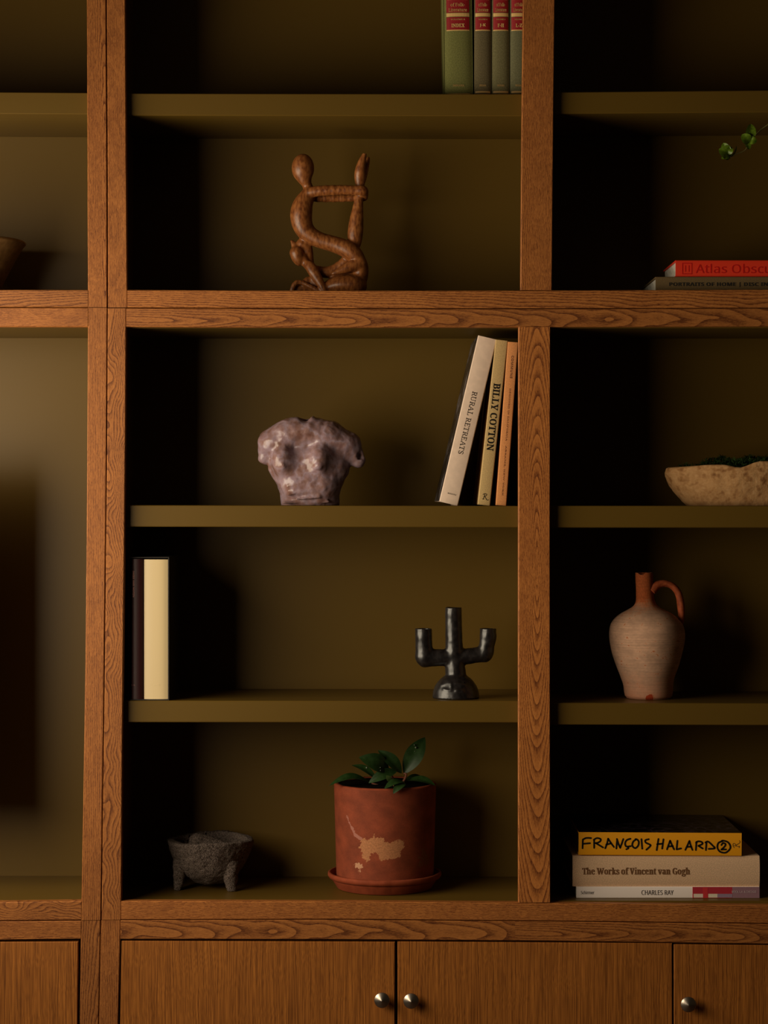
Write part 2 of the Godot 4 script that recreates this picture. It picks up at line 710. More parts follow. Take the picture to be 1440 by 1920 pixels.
# ------------------------------------------------------------------ oak boards
# A board of the face frame between two measured edges A and B (pixel points of the frame's plane), grain along them.
func board(A: Array, B: Array, band: int, along := 0.0, thick := 0.02, z := 0.0) -> MB:
	var mb := MB.new()
	var c := 0.0014
	var run := along
	var secs := []
	for k in A.size():
		var a := W(A[k].x, A[k].y)
		var b := W(B[k].x, B[k].y)
		a.z = z; b.z = z
		var d := (b - a).normalized()
		if k:
			run += ((secs[k - 1][6] as Vector3) - (a + b) / 2).length()
		var zb := Vector3(0, 0, -thick)
		var zc := Vector3(0, 0, -c)
		secs.append([a + zb, a + zc, a + d * c, b - d * c, b + zc, b + zb, (a + b) / 2, run, (b - a).length()])
	var vc := (band + 0.5) / OAK_BANDS
	var across := func(s: float) -> float: return vc + s / (OAK_BAND * OAK_BANDS)
	for k in A.size() - 1:
		var p: Array = secs[k]
		var q: Array = secs[k + 1]
		var u0: float = p[7] / OAK_LEN
		var u1: float = q[7] / OAK_LEN
		var wp: float = p[8]
		var off := [-wp / 2 - thick, -wp / 2, -wp / 2 + c, wp / 2 - c, wp / 2, wp / 2 + thick]
		var dir: Vector3 = (p[5] - p[0]).normalized()
		var hints := [-dir, -dir + Vector3.BACK, Vector3.BACK, dir + Vector3.BACK, dir]
		for e in 5:
			var va: float = across.call(off[e])
			var vb: float = across.call(off[e + 1])
			mb.quad(p[e], p[e + 1], q[e + 1], q[e], hints[e], Vector2(u0, va), Vector2(u0, vb), Vector2(u1, vb), Vector2(u1, va))
		mb.quad(p[0], p[5], q[5], q[0], Vector3.FORWARD, Vector2(u0, across.call(off[1])), Vector2(u0, across.call(off[4])), Vector2(u1, across.call(off[4])), Vector2(u1, across.call(off[1])))
	for e in [0, A.size() - 1]:
		var s: Array = secs[e]
		var hint: Vector3 = s[6] - secs[1 if e == 0 else A.size() - 2][6]
		mb.quad(s[0], s[1], s[4], s[5], hint, Vector2(0, across.call(-0.01)), Vector2(0.02, across.call(-0.01)), Vector2(0.02, across.call(0.01)), Vector2(0, across.call(0.01)))
		mb.quad(s[1], s[2], s[3], s[4], hint + Vector3.BACK * 0.01, Vector2(0, across.call(-0.01)), Vector2(0.02, across.call(-0.01)), Vector2(0.02, across.call(0.01)), Vector2(0, across.call(0.01)))
	return mb

func v2(a: Array) -> Array:
	var o := []
	for k in range(0, a.size(), 2):
		o.append(Vector2(a[k], a[k + 1]))
	return o

# a shelf whose front edge runs between measured points; it reaches the back panel
func shelf(x0: float, x1: float, top0: float, top1: float, bot0: float, bot1: float) -> MB:
	var mb := MB.new()
	var z := -0.0215
	var a := W(x0, top0, z)
	var b := W(x1, top1, z)
	var c := W(x1, bot1, z)
	var d := W(x0, bot0, z)
	var ch := 0.0012
	var back := Vector3(0, 0, -CASE_D + 0.0215 + 0.001)
	var zc := Vector3(0, 0, -ch)
	var dy := Vector3(0, ch, 0)
	mb.quad(a - dy, b - dy, c + dy, d + dy, Vector3.BACK)
	mb.quad(a - dy, b - dy, b + zc, a + zc, Vector3(0, 1, 1))
	mb.quad(d + dy, c + dy, c + zc, d + zc, Vector3(0, -1, 1))
	mb.quad(a + zc, b + zc, b + back, a + back, Vector3.UP)
	mb.quad(d + zc, c + zc, c + back, d + back, Vector3.DOWN)
	mb.quad(a, d, d + back, a + back, Vector3.LEFT)
	mb.quad(b, c, c + back, b + back, Vector3.RIGHT)
	mb.quad(a + back, b + back, c + back, d + back, Vector3.FORWARD)
	return mb

func panel(x0: float, x1: float, y_top: float, y_bot: float, z0: float, z1: float) -> MB:
	# edges in pixels of the front plane, depth in metres
	var mb := MB.new()
	mb.box(Vector3((x0 - 720) * 0.001, EYE_Y + (EYE_ROW - y_bot) * 0.001, z0), Vector3((x1 - 720) * 0.001, EYE_Y + (EYE_ROW - y_top) * 0.001, z1))
	return mb

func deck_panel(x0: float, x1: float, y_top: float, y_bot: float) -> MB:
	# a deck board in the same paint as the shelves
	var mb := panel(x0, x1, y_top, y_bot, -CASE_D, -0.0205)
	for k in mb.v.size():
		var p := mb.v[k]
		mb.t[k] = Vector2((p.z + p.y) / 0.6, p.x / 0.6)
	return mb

const L_END := -550.0
const R_END := 1812.0
const TOP := -230.0

func make_bookcases() -> void:
	var zb := -CASE_D - 0.012
	# -------- upper left
	var r := thing("bookcase", "upper oak bookcase section at the left edge, holding the conical bowl", "bookcase", Vector3(-0.91, EYE_Y + 0.364, -0.15), "bookcase sections")
	wpart(r, "stile", board(v2([162.8, TOP + 2, 162.8, 0, 163.8, 270, 165, 576]), v2([198, TOP + 2, 198.3, 0, 200, 270, 200.8, 576]), 2, 0.1), M.oak)
	wpart(r, "stile", board(v2([L_END, TOP, L_END, 576]), v2([L_END + 37, TOP, L_END + 37, 576]), 0, 0.0), M.oak)
	wpart(r, "rail", board(v2([L_END + 37, 543.3, 0, 543.3, 164.6, 543.6]), v2([L_END + 37, 575.5, 0, 575.5, 164.8, 576]), 4, 0.02), M.oak)
	wpart(r, "rail", board(v2([L_END + 37, TOP, 162.8, TOP]), v2([L_END + 37, TOP + 40, 162.8, TOP + 40]), 3), M.oak)
	wpart(r, "side_panel", panel(181, 198.5, TOP, 576, -CASE_D, -0.0205), M.olive)
	wpart(r, "side_panel", panel(L_END, L_END + 18, TOP, 576, -CASE_D, -0.0205), M.olive)
	wpart(r, "back_panel", panel(L_END, 198.5, TOP, 576, zb, -CASE_D), M.olive)
	wpart(r, "deck", panel(L_END + 18, 181, 543.6, 575.6, -CASE_D, -0.0205), M.olive)
	wpart(r, "top_panel", panel(L_END + 18, 181, TOP, TOP + 20, -CASE_D, -0.0205), M.olive)
	wpart(r, "shelf", shelf(L_END + 19, 179, 169, 174, 210, 214.2), M.olive)
	# -------- upper middle and right
	r = thing("bookcase", "upper oak bookcase section with two bays, holding the carved wooden figures", "bookcase", Vector3(0.28, EYE_Y + 0.364, -0.15), "bookcase sections")
	wpart(r, "stile", board(v2([200, TOP + 2, 200.2, 0, 201.6, 270, 202.6, 576.5]), v2([234.4, TOP + 2, 234.6, 0, 236.4, 270, 238.7, 576.5]), 7, 0.25), M.oak)
	wpart(r, "mullion", board(v2([982, TOP + 40, 981, 0, 978.8, 200, 976, 544]), v2([1041, TOP + 40, 1040.3, 0, 1038, 200, 1035, 544]), 3, 0.05), M.oak)
	wpart(r, "stile", board(v2([R_END - 37, TOP, R_END - 37, 577]), v2([R_END, TOP, R_END, 577]), 2, 0.5), M.oak)
	wpart(r, "rail", board(v2([238.7, 543.6, 600, 545, 1000, 544.6, 1440, 543, R_END - 37, 542]), v2([238.7, 576.4, 600, 577.8, 1000, 577.8, 1440, 576.8, R_END - 37, 576]), 5, 0.0), M.oak)
	wpart(r, "rail", board(v2([238, TOP, R_END - 37, TOP]), v2([238, TOP + 40, R_END - 37, TOP + 40]), 3), M.oak)
	wpart(r, "side_panel", panel(200.5, 217, TOP, 576, -CASE_D, -0.0205), M.olive)
	wpart(r, "side_panel", panel(R_END - 18, R_END, TOP, 576, -CASE_D, -0.0205), M.olive)
	wpart(r, "divider", panel(996, 1018, TOP + 20, 544, -CASE_D, -0.0205), M.olive)
	wpart(r, "back_panel", panel(200.5, R_END, TOP, 576, zb, -CASE_D), M.olive)
	wpart(r, "deck", panel(217, R_END - 18, 545.2, 577, -CASE_D, -0.0205), M.olive)
	wpart(r, "top_panel", panel(217, R_END - 18, TOP, TOP + 20, -CASE_D, -0.0205), M.olive)
	wpart(r, "shelf", shelf(219, 993, 175.2, 176.4, 216.4, 217.8), M.olive)
	wpart(r, "shelf", shelf(1019, R_END - 20, 173.2, 166, 213.6, 208), M.olive)
	# -------- lower left
	r = thing("bookcase", "lower oak bookcase section at the left edge, a tall open bay", "bookcase", Vector3(-0.91, EYE_Y - 0.787, -0.15), "bookcase sections")
	wpart(r, "stile", board(v2([165.2, 577, 163.8, 800, 162.4, 1000, 160.2, 1240, 156.5, 1480, 151.8, 1725.5]), v2([201, 577, 199.6, 800, 197.9, 1000, 195.2, 1240, 192.4, 1480, 188.9, 1725]), 0, 0.0), M.oak)
	wpart(r, "stile", board(v2([L_END, 577, L_END, 1726]), v2([L_END + 37, 577, L_END + 37, 1726]), 5), M.oak)
	wpart(r, "rail", board(v2([L_END + 37, 577, 0, 576.8, 164.8, 577]), v2([L_END + 37, 612.6, 0, 612.6, 164.6, 612.8]), 7, 0.03), M.oak)
	wpart(r, "rail", board(v2([L_END + 37, 1694, 0, 1691.8, 152.2, 1689.6]), v2([L_END + 37, 1729, 0, 1726.4, 152, 1725]), 6, 0.06), M.oak)
	wpart(r, "side_panel", panel(178, 187.5, 577.5, 1725, -CASE_D, -0.0205), M.olive)
	wpart(r, "side_panel", panel(L_END, L_END + 18, 577.5, 1725, -CASE_D, -0.0205), M.olive)
	wpart(r, "back_panel", panel(L_END, 187.5, 577.5, 1725, zb, -CASE_D), M.olive)
	wpart(r, "top_panel", panel(L_END + 18, 178, 578, 612.8, -CASE_D, -0.0205), M.olive)
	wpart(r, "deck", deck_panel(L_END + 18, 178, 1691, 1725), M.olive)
	# -------- lower middle and right
	r = thing("bookcase", "lower oak bookcase section with two bays of olive shelves, holding the jug", "bookcase", Vector3(0.28, EYE_Y - 0.787, -0.15), "bookcase sections")
	wpart(r, "stile", board(v2([202, 578, 201, 800, 199.2, 1000, 196.6, 1240, 193.6, 1480, 190.3, 1724.5]), v2([236.6, 578, 235.2, 800, 233.4, 1000, 230.6, 1240, 228.6, 1480, 227, 1724.5]), 6, 0.12), M.oak)
	wpart(r, "mullion", board(v2([972.4, 613, 972, 1000, 971.8, 1320, 972, 1692]), v2([1032.2, 613, 1031.4, 1000, 1031.6, 1320, 1032.2, 1692]), 1, 0.0), M.oak)
	wpart(r, "stile", board(v2([R_END - 37, 578, R_END - 37, 1730]), v2([R_END, 578, R_END, 1730]), 2, 0.3), M.oak)
	wpart(r, "rail", board(v2([236.6, 577.6, 600, 579.2, 1000, 579.2, 1440, 578, R_END - 37, 577]), v2([236.6, 612.8, 600, 614, 1000, 613.2, 1440, 611.8, R_END - 37, 611]), 8, 0.0), M.oak)
	wpart(r, "rail", board(v2([227, 1689.7, 640, 1690.9, 1040, 1693.4, 1440, 1698, R_END - 37, 1702]), v2([227, 1724.5, 640, 1723.6, 1040, 1727, 1440, 1731.4, R_END - 37, 1735]), 3, 0.08), M.oak)
	wpart(r, "side_panel", panel(203, 215, 578, 1724, -CASE_D, -0.0205), M.olive)
	wpart(r, "side_panel", panel(R_END - 18, R_END, 578, 1724, -CASE_D, -0.0205), M.olive)
	wpart(r, "divider", panel(990, 1014, 613, 1692, -CASE_D, -0.0205), M.olive)
	wpart(r, "back_panel", panel(203, R_END, 578, 1724, zb, -CASE_D), M.olive)
	wpart(r, "top_panel", panel(215, R_END - 18, 580, 613.6, -CASE_D, -0.0205), M.olive)
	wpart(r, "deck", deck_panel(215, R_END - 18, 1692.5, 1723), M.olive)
	wpart(r, "shelf", shelf(217, 987, 947.3, 948.7, 987.6, 989), M.olive)
	wpart(r, "shelf", shelf(217, 987, 1313.8, 1314.6, 1354.2, 1355), M.olive)
	wpart(r, "shelf", shelf(1016, R_END - 20, 948.4, 948.8, 989.2, 989.8), M.olive)
	wpart(r, "shelf", shelf(1016, R_END - 20, 1318, 1320, 1358.6, 1361), M.olive)

# a flush cabinet door with vertical veneer
func door(parent: Node3D, q: Array, u_off: float) -> MeshInstance3D:
	var mb := MB.new()
	var z := -0.001
	var p := []
	for k in 4:
		var a := W(q[k * 2], q[k * 2 + 1])
		a.z = z
		p.append(a)
	var ctr: Vector3 = (p[0] + p[1] + p[2] + p[3]) / 4
	var c := 0.0012
	var back := Vector3(0, 0, -0.02)
	var ins := []
	for k in 4:
		var d: Vector3 = ctr - p[k]
		ins.append(p[k] + Vector3(signf(d.x) * c, signf(d.y) * c, 0))
		p[k].z -= c
	var uv := func(a: Vector3) -> Vector2: return Vector2(a.x / 0.6 + u_off, -a.y / 0.6)
	mb.quad(ins[0], ins[1], ins[2], ins[3], Vector3.BACK, uv.call(ins[0]), uv.call(ins[1]), uv.call(ins[2]), uv.call(ins[3]))
	for k in 4:
		var k2 := (k + 1) % 4
		var o: Vector3 = (p[k] + p[k2]) / 2 - ctr
		mb.quad(p[k], p[k2], ins[k2], ins[k], o + Vector3.BACK, uv.call(p[k]), uv.call(p[k2]), uv.call(ins[k2]), uv.call(ins[k]))
		mb.quad(p[k], p[k2], p[k2] + back, p[k] + back, o, uv.call(p[k]), uv.call(p[k2]), uv.call(p[k2]), uv.call(p[k]))
	mb.quad(p[0] + back, p[1] + back, p[2] + back, p[3] + back, Vector3.FORWARD)
	return wpart(parent, "door", mb, M.veneer)

func knob(d: Node3D, px: float, py: float) -> void:
	var w := W(px, py, 0.02)
	var prof := [Vector2(0, 0), Vector2(0.0065, 0), Vector2(0.006, 0.004), Vector2(0.0055, 0.009), Vector2(0.008, 0.012), Vector2(0.0135, 0.0145), Vector2(0.0146, 0.0160), Vector2(0.0146, 0.0172), Vector2(0.0138, 0.0184), Vector2(0.0095, 0.0206), Vector2(0.005, 0.0226), Vector2(0.0016, 0.0240), Vector2(0, 0.0243)]
	var m := part(d, "knob", lathe(prof, 48).mesh(), M.nickel, Vector3(w.x, w.y, -0.001) - d.get_parent().position, Vector3(PI / 2, 0, 0))
	m.set_meta("label", "round brushed metal knob")

func make_cabinets() -> void:
	var low := 2580.0
	var r := thing("base_cabinet", "oak base cabinet at the left edge, under the tall open bay", "cabinet", Vector3(-0.91, 0, -0.15), "base cabinets")
	wpart(r, "stile", board(v2([151.8, 1726.5, 151.4, 1765, 149.4, 1920, 143, low]), v2([188.4, 1726, 187.6, 1765, 184.6, 1920, 176, low]), 4, 0.4), M.oak)
	wpart(r, "stile", board(v2([L_END, 1728, L_END, low]), v2([L_END + 37, 1728, L_END + 37, low]), 2), M.oak)
	wpart(r, "rail", board(v2([L_END + 37, 1730, 0, 1727.8, 151.6, 1726.6]), v2([L_END + 37, 1765, 0, 1762.6, 151.4, 1760.6]), 2, 0.02), M.oak)
	wpart(r, "rail", board(v2([L_END + 37, 2480, 143, 2480]), v2([L_END + 37, low, 143, low]), 3), M.oak)
	wpart(r, "case", panel(L_END, 174, 1732, low, -CASE_D, -0.024), M.olive)
	var d := door(r, [-190, 1767.5, 146.4, 1766.0, 139, 2476, -190, 2476], 0.31)
	knob(d, -160, 1886)
	d = door(r, [L_END + 40, 1769, -194, 1767.5, -194, 2476, L_END + 40, 2476], 0.11)
	knob(d, -224, 1886)
	r = thing("base_cabinet", "oak base cabinet with flush doors, under the two shelved bays", "cabinet", Vector3(0.28, 0, -0.15), "base cabinets")
	wpart(r, "stile", board(v2([189.8, 1725.4, 188.8, 1765, 185.8, 1920, 177.5, low]), v2([226.2, 1725.4, 225.4, 1765, 221.2, 1920, 212, low]), 0, 0.55), M.oak)
	wpart(r, "stile", board(v2([R_END - 37, 1737, R_END - 37, low]), v2([R_END, 1737, R_END, low]), 2), M.oak)
	wpart(r, "rail", board(v2([226, 1725.4, 640, 1724.8, 1040, 1728.2, 1440, 1732.6, R_END - 37, 1737]), v2([225.6, 1761, 640, 1761.6, 1040, 1764.4, 1440, 1770, R_END - 37, 1774]), 8, 0.62), M.oak)
	wpart(r, "rail", board(v2([213, 2480, R_END - 37, 2480]), v2([213, low, R_END - 37, low]), 3), M.oak)
	wpart(r, "case", panel(192, R_END, 1740, low, -CASE_D, -0.024), M.olive)
	d = door(r, [227.8, 1764.6, 740.4, 1766.6, 740.6, 2476, 214, 2476], 0.0)
	knob(d, 716.2, 1876.6)
	d = door(r, [745.4, 1766, 1260.4, 1769, 1262, 2476, 745.4, 2476], 0.43)
	knob(d, 771.0, 1878)
	d = door(r, [1263.4, 1771, 1772, 1776, 1772, 2476, 1265, 2476], 0.77)
	knob(d, 1291.5, 1884.5)

# ------------------------------------------------------------------ left bay
func make_television() -> void:
	var zc := -0.10
	var a := W(-470, 1520, zc)
	var b := W(-9, 868, zc)
	var r := thing("television", "flat black television on the back panel of the tall bay", "television", Vector3((a.x + b.x) / 2, a.y, zc))
	var hw := (b.x - a.x) / 2
	var h := b.y - a.y
	var mb := MB.new()
	mb.cbox(Vector3(-hw, 0, -0.03), Vector3(hw, h, 0), 0.003)
	part(r, "housing", mb.mesh(), M.black)
	mb = MB.new()
	mb.cbox(Vector3(-hw + 0.008, 0.012, 0.0), Vector3(hw - 0.008, h - 0.008, 0.0015), 0.0006)
	part(r, "screen", mb.mesh(), mat(rgb(8, 8, 9), 0.3))
	mb = MB.new()
	mb.cbox(Vector3(-0.15, h / 2 - 0.15, -CASE_D - zc), Vector3(0.15, h / 2 + 0.15, -0.03), 0.003)
	part(r, "wall_bracket", mb.mesh(), M.black)

func make_conical_bowl() -> void:
	var zc := -0.135
	var s := S(zc)
	var deck := EYE_Y + (EYE_ROW - 543.6) * 0.001
	var c := W(-72.5, 540, zc)
	var rim := W(0, 452.5, zc).y - deck
	var rr := 119.5 * s
	var prof := [Vector2(0, 0.004), Vector2(0.06, 0.004), Vector2(0.066, 0.0), Vector2(rr - 0.060, 0.0), Vector2(rr - 0.053, 0.003), Vector2(rr - 0.040, 0.032), Vector2(rr - 0.020, rim * 0.66), Vector2(rr - 0.005, rim * 0.90), Vector2(rr - 0.0005, rim - 0.006), Vector2(rr, rim - 0.0025), Vector2(rr - 0.002, rim), Vector2(rr - 0.006, rim - 0.001), Vector2(rr - 0.014, rim * 0.88), Vector2(rr - 0.052, 0.02), Vector2(0, 0.014)]
	var r := thing("conical_bowl", "brown conical bowl with thin flared rim, cut off by the left edge", "bowl", Vector3(c.x, deck, zc))
	part(r, "body", lathe(prof, 72).mesh(), triplanar(mat(rgb(150, 112, 66), 0.5), noise_tex(31, 0.02, [0.2, 0.8], [Color(0.72, 0.68, 0.62), Color(1, 1, 1)]), 6.0))

# ------------------------------------------------------------------ lettering
# flat print raised by a hair: width w, height h, centred on `at`; bend(x) gives the depth of a curved spine
func letters(parent: Node3D, called: String, s: String, face: String, w: float, h: float, m: Material, at: Vector3, roll := 0.0, bend = null, weight := 400, italic := false) -> void:
	var f := SystemFont.new()
	f.font_names = PackedStringArray([face])
	f.font_weight = weight
	f.font_italic = italic
	var tm := TextMesh.new()
	tm.font = f
	tm.text = s
	tm.font_size = 48
	tm.pixel_size = 0.01
	tm.depth = 0.01
	tm.curve_step = 1.0
	var arr := tm.get_mesh_arrays()
	var v: PackedVector3Array = arr[Mesh.ARRAY_VERTEX]
	var lo := v[0]
	var hi := v[0]
	for p in v:
		lo = lo.min(p)
		hi = hi.max(p)
	var sc := Vector3(w / maxf(hi.x - lo.x, 1e-6), h / maxf(hi.y - lo.y, 1e-6), 0.00025 / 0.01)
	var ctr := (lo + hi) / 2
	for k in v.size():
		v[k] = (v[k] - ctr) * sc
		if bend != null:
			v[k].z += bend.call(v[k].x + at.x)
	arr[Mesh.ARRAY_VERTEX] = v
	if weight >= 700:
		# a heavier face: the same outlines three times, a stroke's breadth apart
		var nv := v.size()
		var vv := PackedVector3Array()
		var nn := PackedVector3Array()
		var ii := PackedInt32Array()
		var n0: PackedVector3Array = arr[Mesh.ARRAY_NORMAL]
		var i0: PackedInt32Array = arr[Mesh.ARRAY_INDEX]
		for c in 3:
			var off := Vector3((c - 1) * h * 0.017, 0, c * 0.00002)
			for p in v:
				vv.append(p + off)
			nn.append_array(n0)
			for q in i0:
				ii.append(q + c * nv)
		arr.clear()
		arr.resize(Mesh.ARRAY_MAX)
		arr[Mesh.ARRAY_VERTEX] = vv
		arr[Mesh.ARRAY_NORMAL] = nn
		arr[Mesh.ARRAY_INDEX] = ii
	var am := ArrayMesh.new()
	am.add_surface_from_arrays(Mesh.PRIMITIVE_TRIANGLES, arr)
	part(parent, called, am, m, at, Vector3(0, 0, roll))

# pen strokes: each an array of points (metres), drawn as one flat ribbon with round ends
func strokes(parent: Node3D, called: String, lines: Array, width: float, m: Material, z: float) -> void:
	var mb := MB.new()
	for l in lines:
		for k in l.size():
			# a round dot at every point
			var c := mb.vert(Vector3(l[k].x, l[k].y, z), Vector3.BACK)
			var ring := []
			for s in 8:
				var a := TAU * s / 8
				ring.append(mb.vert(Vector3(l[k].x + cos(a) * width / 2, l[k].y + sin(a) * width / 2, z), Vector3.BACK))
			for s in 8:
				mb.tri(c, ring[s], ring[(s + 1) % 8], Vector3.BACK)
			if k:
				var d: Vector2 = (l[k] - l[k - 1]).normalized()
				var nn := Vector2(-d.y, d.x) * width / 2
				var z2 := z + 0.00002
				mb.quad(Vector3(l[k - 1].x + nn.x, l[k - 1].y + nn.y, z2), Vector3(l[k].x + nn.x, l[k].y + nn.y, z2), Vector3(l[k].x - nn.x, l[k].y - nn.y, z2), Vector3(l[k - 1].x - nn.x, l[k - 1].y - nn.y, z2), Vector3.BACK)
	part(parent, called, mb.mesh(), m)

# ------------------------------------------------------------------ books
# stands at the root's origin: thickness along x, height along y, the spine at z = 0 facing the viewer
func book(r: Node3D, T: float, H: float, D: float, cover: Material, bulge := 0.0, hard := true, pages: Material = null) -> void:
	var bt := 0.0026 if hard else 0.0006
	var h := T / 2
	var out := []
	var inn := []
	out.append(Vector2(-h, -D))
	if hard and bulge > 0.0:
		out.append(Vector2(-h, -0.011)); out.append(Vector2(-h + 0.0012, -0.008)); out.append(Vector2(-h, -0.0045))
	var cnt := 10
	if bulge > 0.0:
		for k in cnt + 1:
			var t := -1.0 + 2.0 * k / cnt
			out.append(Vector2(h * t, -bulge * t * t * t * t * 0.5 - bulge * t * t * 0.5))
	else:
		var rr := minf(0.0018, h * 0.3)
		for k in 4:
			var a := PI * 0.5 * k / 3
			out.append(Vector2(-h + rr - rr * cos(a), -rr + rr * sin(a)))
		for k in 4:
			var a2 := PI * 0.5 * k / 3
			out.append(Vector2(h - rr + rr * sin(a2), -rr + rr * cos(a2)))
	if hard and bulge > 0.0:
		out.append(Vector2(h, -0.0045)); out.append(Vector2(h - 0.0012, -0.008)); out.append(Vector2(h, -0.011))
	out.append(Vector2(h, -D))
	inn = [Vector2(h - bt, -D), Vector2(h - bt, -bulge - bt - 0.0012), Vector2(-h + bt, -bulge - bt - 0.0012), Vector2(-h + bt, -D)]
	var mb := MB.new()
	prism(mb, out + inn, 0, H)
	part(r, "cover", mb.mesh(), cover)
	var ov := 0.003 if hard else 0.0
	mb = MB.new()
	mb.box(Vector3(-h + bt, ov, -D + ov), Vector3(h - bt, H - ov, -bulge - bt - 0.0012))
	part(r, "pages", mb.mesh(), pages if pages else M.paper)

func cloth(c: Color, seed_: int, var_ := 0.18, rough := 0.8) -> StandardMaterial3D:
	return triplanar(mat(c, rough, 0.25), noise_tex(seed_, 0.16, [0.25, 0.75], [Color(1 - var_, 1 - var_, 1 - var_), Color(1, 1, 1)], 256, 4), 9.0)

func make_encyclopedia() -> void:
	var z := -0.05
	var top := EYE_Y + (EYE_ROW - 176.3) * S(-0.0215)
	var s := S(z)
	var red := mat(rgb(150, 18, 26), 0.6)
	var specs := [
		[833.5, 887, "INDEX", "VOLUME 6", "INDIANA", rgb(132, 132, 76), "widest green cloth volume with the red label reading INDEX, first of four"],
		[889, 921.5, "J-K", "VOLUME 4", "INDIANA", rgb(118, 106, 76), "thin grey-green cloth volume with red label reading J-K, beside the INDEX volume"],
		[922.5, 955.5, "F-H", "VOLUME 3", "INDIANA", rgb(124, 118, 82), "thin grey-green cloth volume with red label reading F-H, third of the four"],
		[957, 990, "L-Z", "VOLUME 5", "INDIANA", rgb(122, 120, 88), "thin grey-green cloth volume half hidden behind the oak mullion"],
	]
	for k in 4:
		var q: Array = specs[k]
		var T: float = (q[1] - q[0]) * s
		var cx: float = (q[0] + q[1]) / 2
		var r := thing("book", q[6], "book", Vector3(W(cx, 176, z).x, top, z), "green cloth volumes on the top shelf")
		if k == 0:
			r.rotation.z = 0.012
		var bulge := 0.006 if k == 0 else 0.005
		book(r, T, 0.232, 0.165, cloth(q[5], 40 + k), bulge, true)
		var h := T / 2
		var bend := func(x: float) -> float:
			var t := x / h
			return -bulge * t * t * t * t * 0.5 - bulge * t * t * 0.5 + 0.0004
		var wide := 0.80 if k == 0 else 0.86
		# printed labels and gilt lines, each a thin strip that follows the spine
		var strips := [["label_panel", 0.1275, 0.1515, red], ["label_panel", 0.160, 0.214, red], ["gilt_line", 0.1255, 0.1275, M.gold], ["gilt_line", 0.1525, 0.159, M.gold], ["gilt_line", 0.2145, 0.217, M.gold]]
		if k == 0:
			strips.append(["gilt_line", 0.0015, 0.0065, M.gold])
		else:
			strips.append(["gilt_line", 0.003, 0.0055, M.gold])
			strips.append(["gilt_line", 0.0075, 0.0110, M.gold])
		for st in strips:
			var mb := MB.new()
			for j in 8:
				var x0 := h * wide * (-1.0 + j * 0.25)
				var x1 := h * wide * (-0.75 + j * 0.25)
				mb.quad(Vector3(x0, st[1], bend.call(x0)), Vector3(x1, st[1], bend.call(x1)), Vector3(x1, st[2], bend.call(x1)), Vector3(x0, st[2], bend.call(x0)), Vector3.BACK)
			part(r, st[0], mb.mesh(), st[3])
		var lift := func(x: float) -> float: return bend.call(x) + 0.0004
		letters(r, "lettering", q[2], "Droid Serif", T * (0.46 if k == 0 else 0.36), 0.0066, M.gold, Vector3(0, 0.1355, 0), 0, lift, 700)
		letters(r, "lettering", q[3], "Droid Serif", T * 0.5, 0.0026, M.gold, Vector3(0, 0.147, 0), 0, lift)
		letters(r, "lettering", "Literature", "Droid Serif", T * 0.64, 0.0062, M.gold, Vector3(0, 0.1652, 0), 0, lift)
		letters(r, "lettering", "of Folk-", "Droid Serif", T * 0.5, 0.0062, M.gold, Vector3(0, 0.175, 0), 0, lift)
		letters(r, "lettering", "Motif-Index", "Droid Serif", T * 0.7, 0.0062, M.gold, Vector3(0, 0.187, 0), 0, lift)
		letters(r, "lettering", q[4], "Droid Serif", T * 0.40, 0.0034, M.gold, Vector3(0, 0.0215, 0), 0, lift)

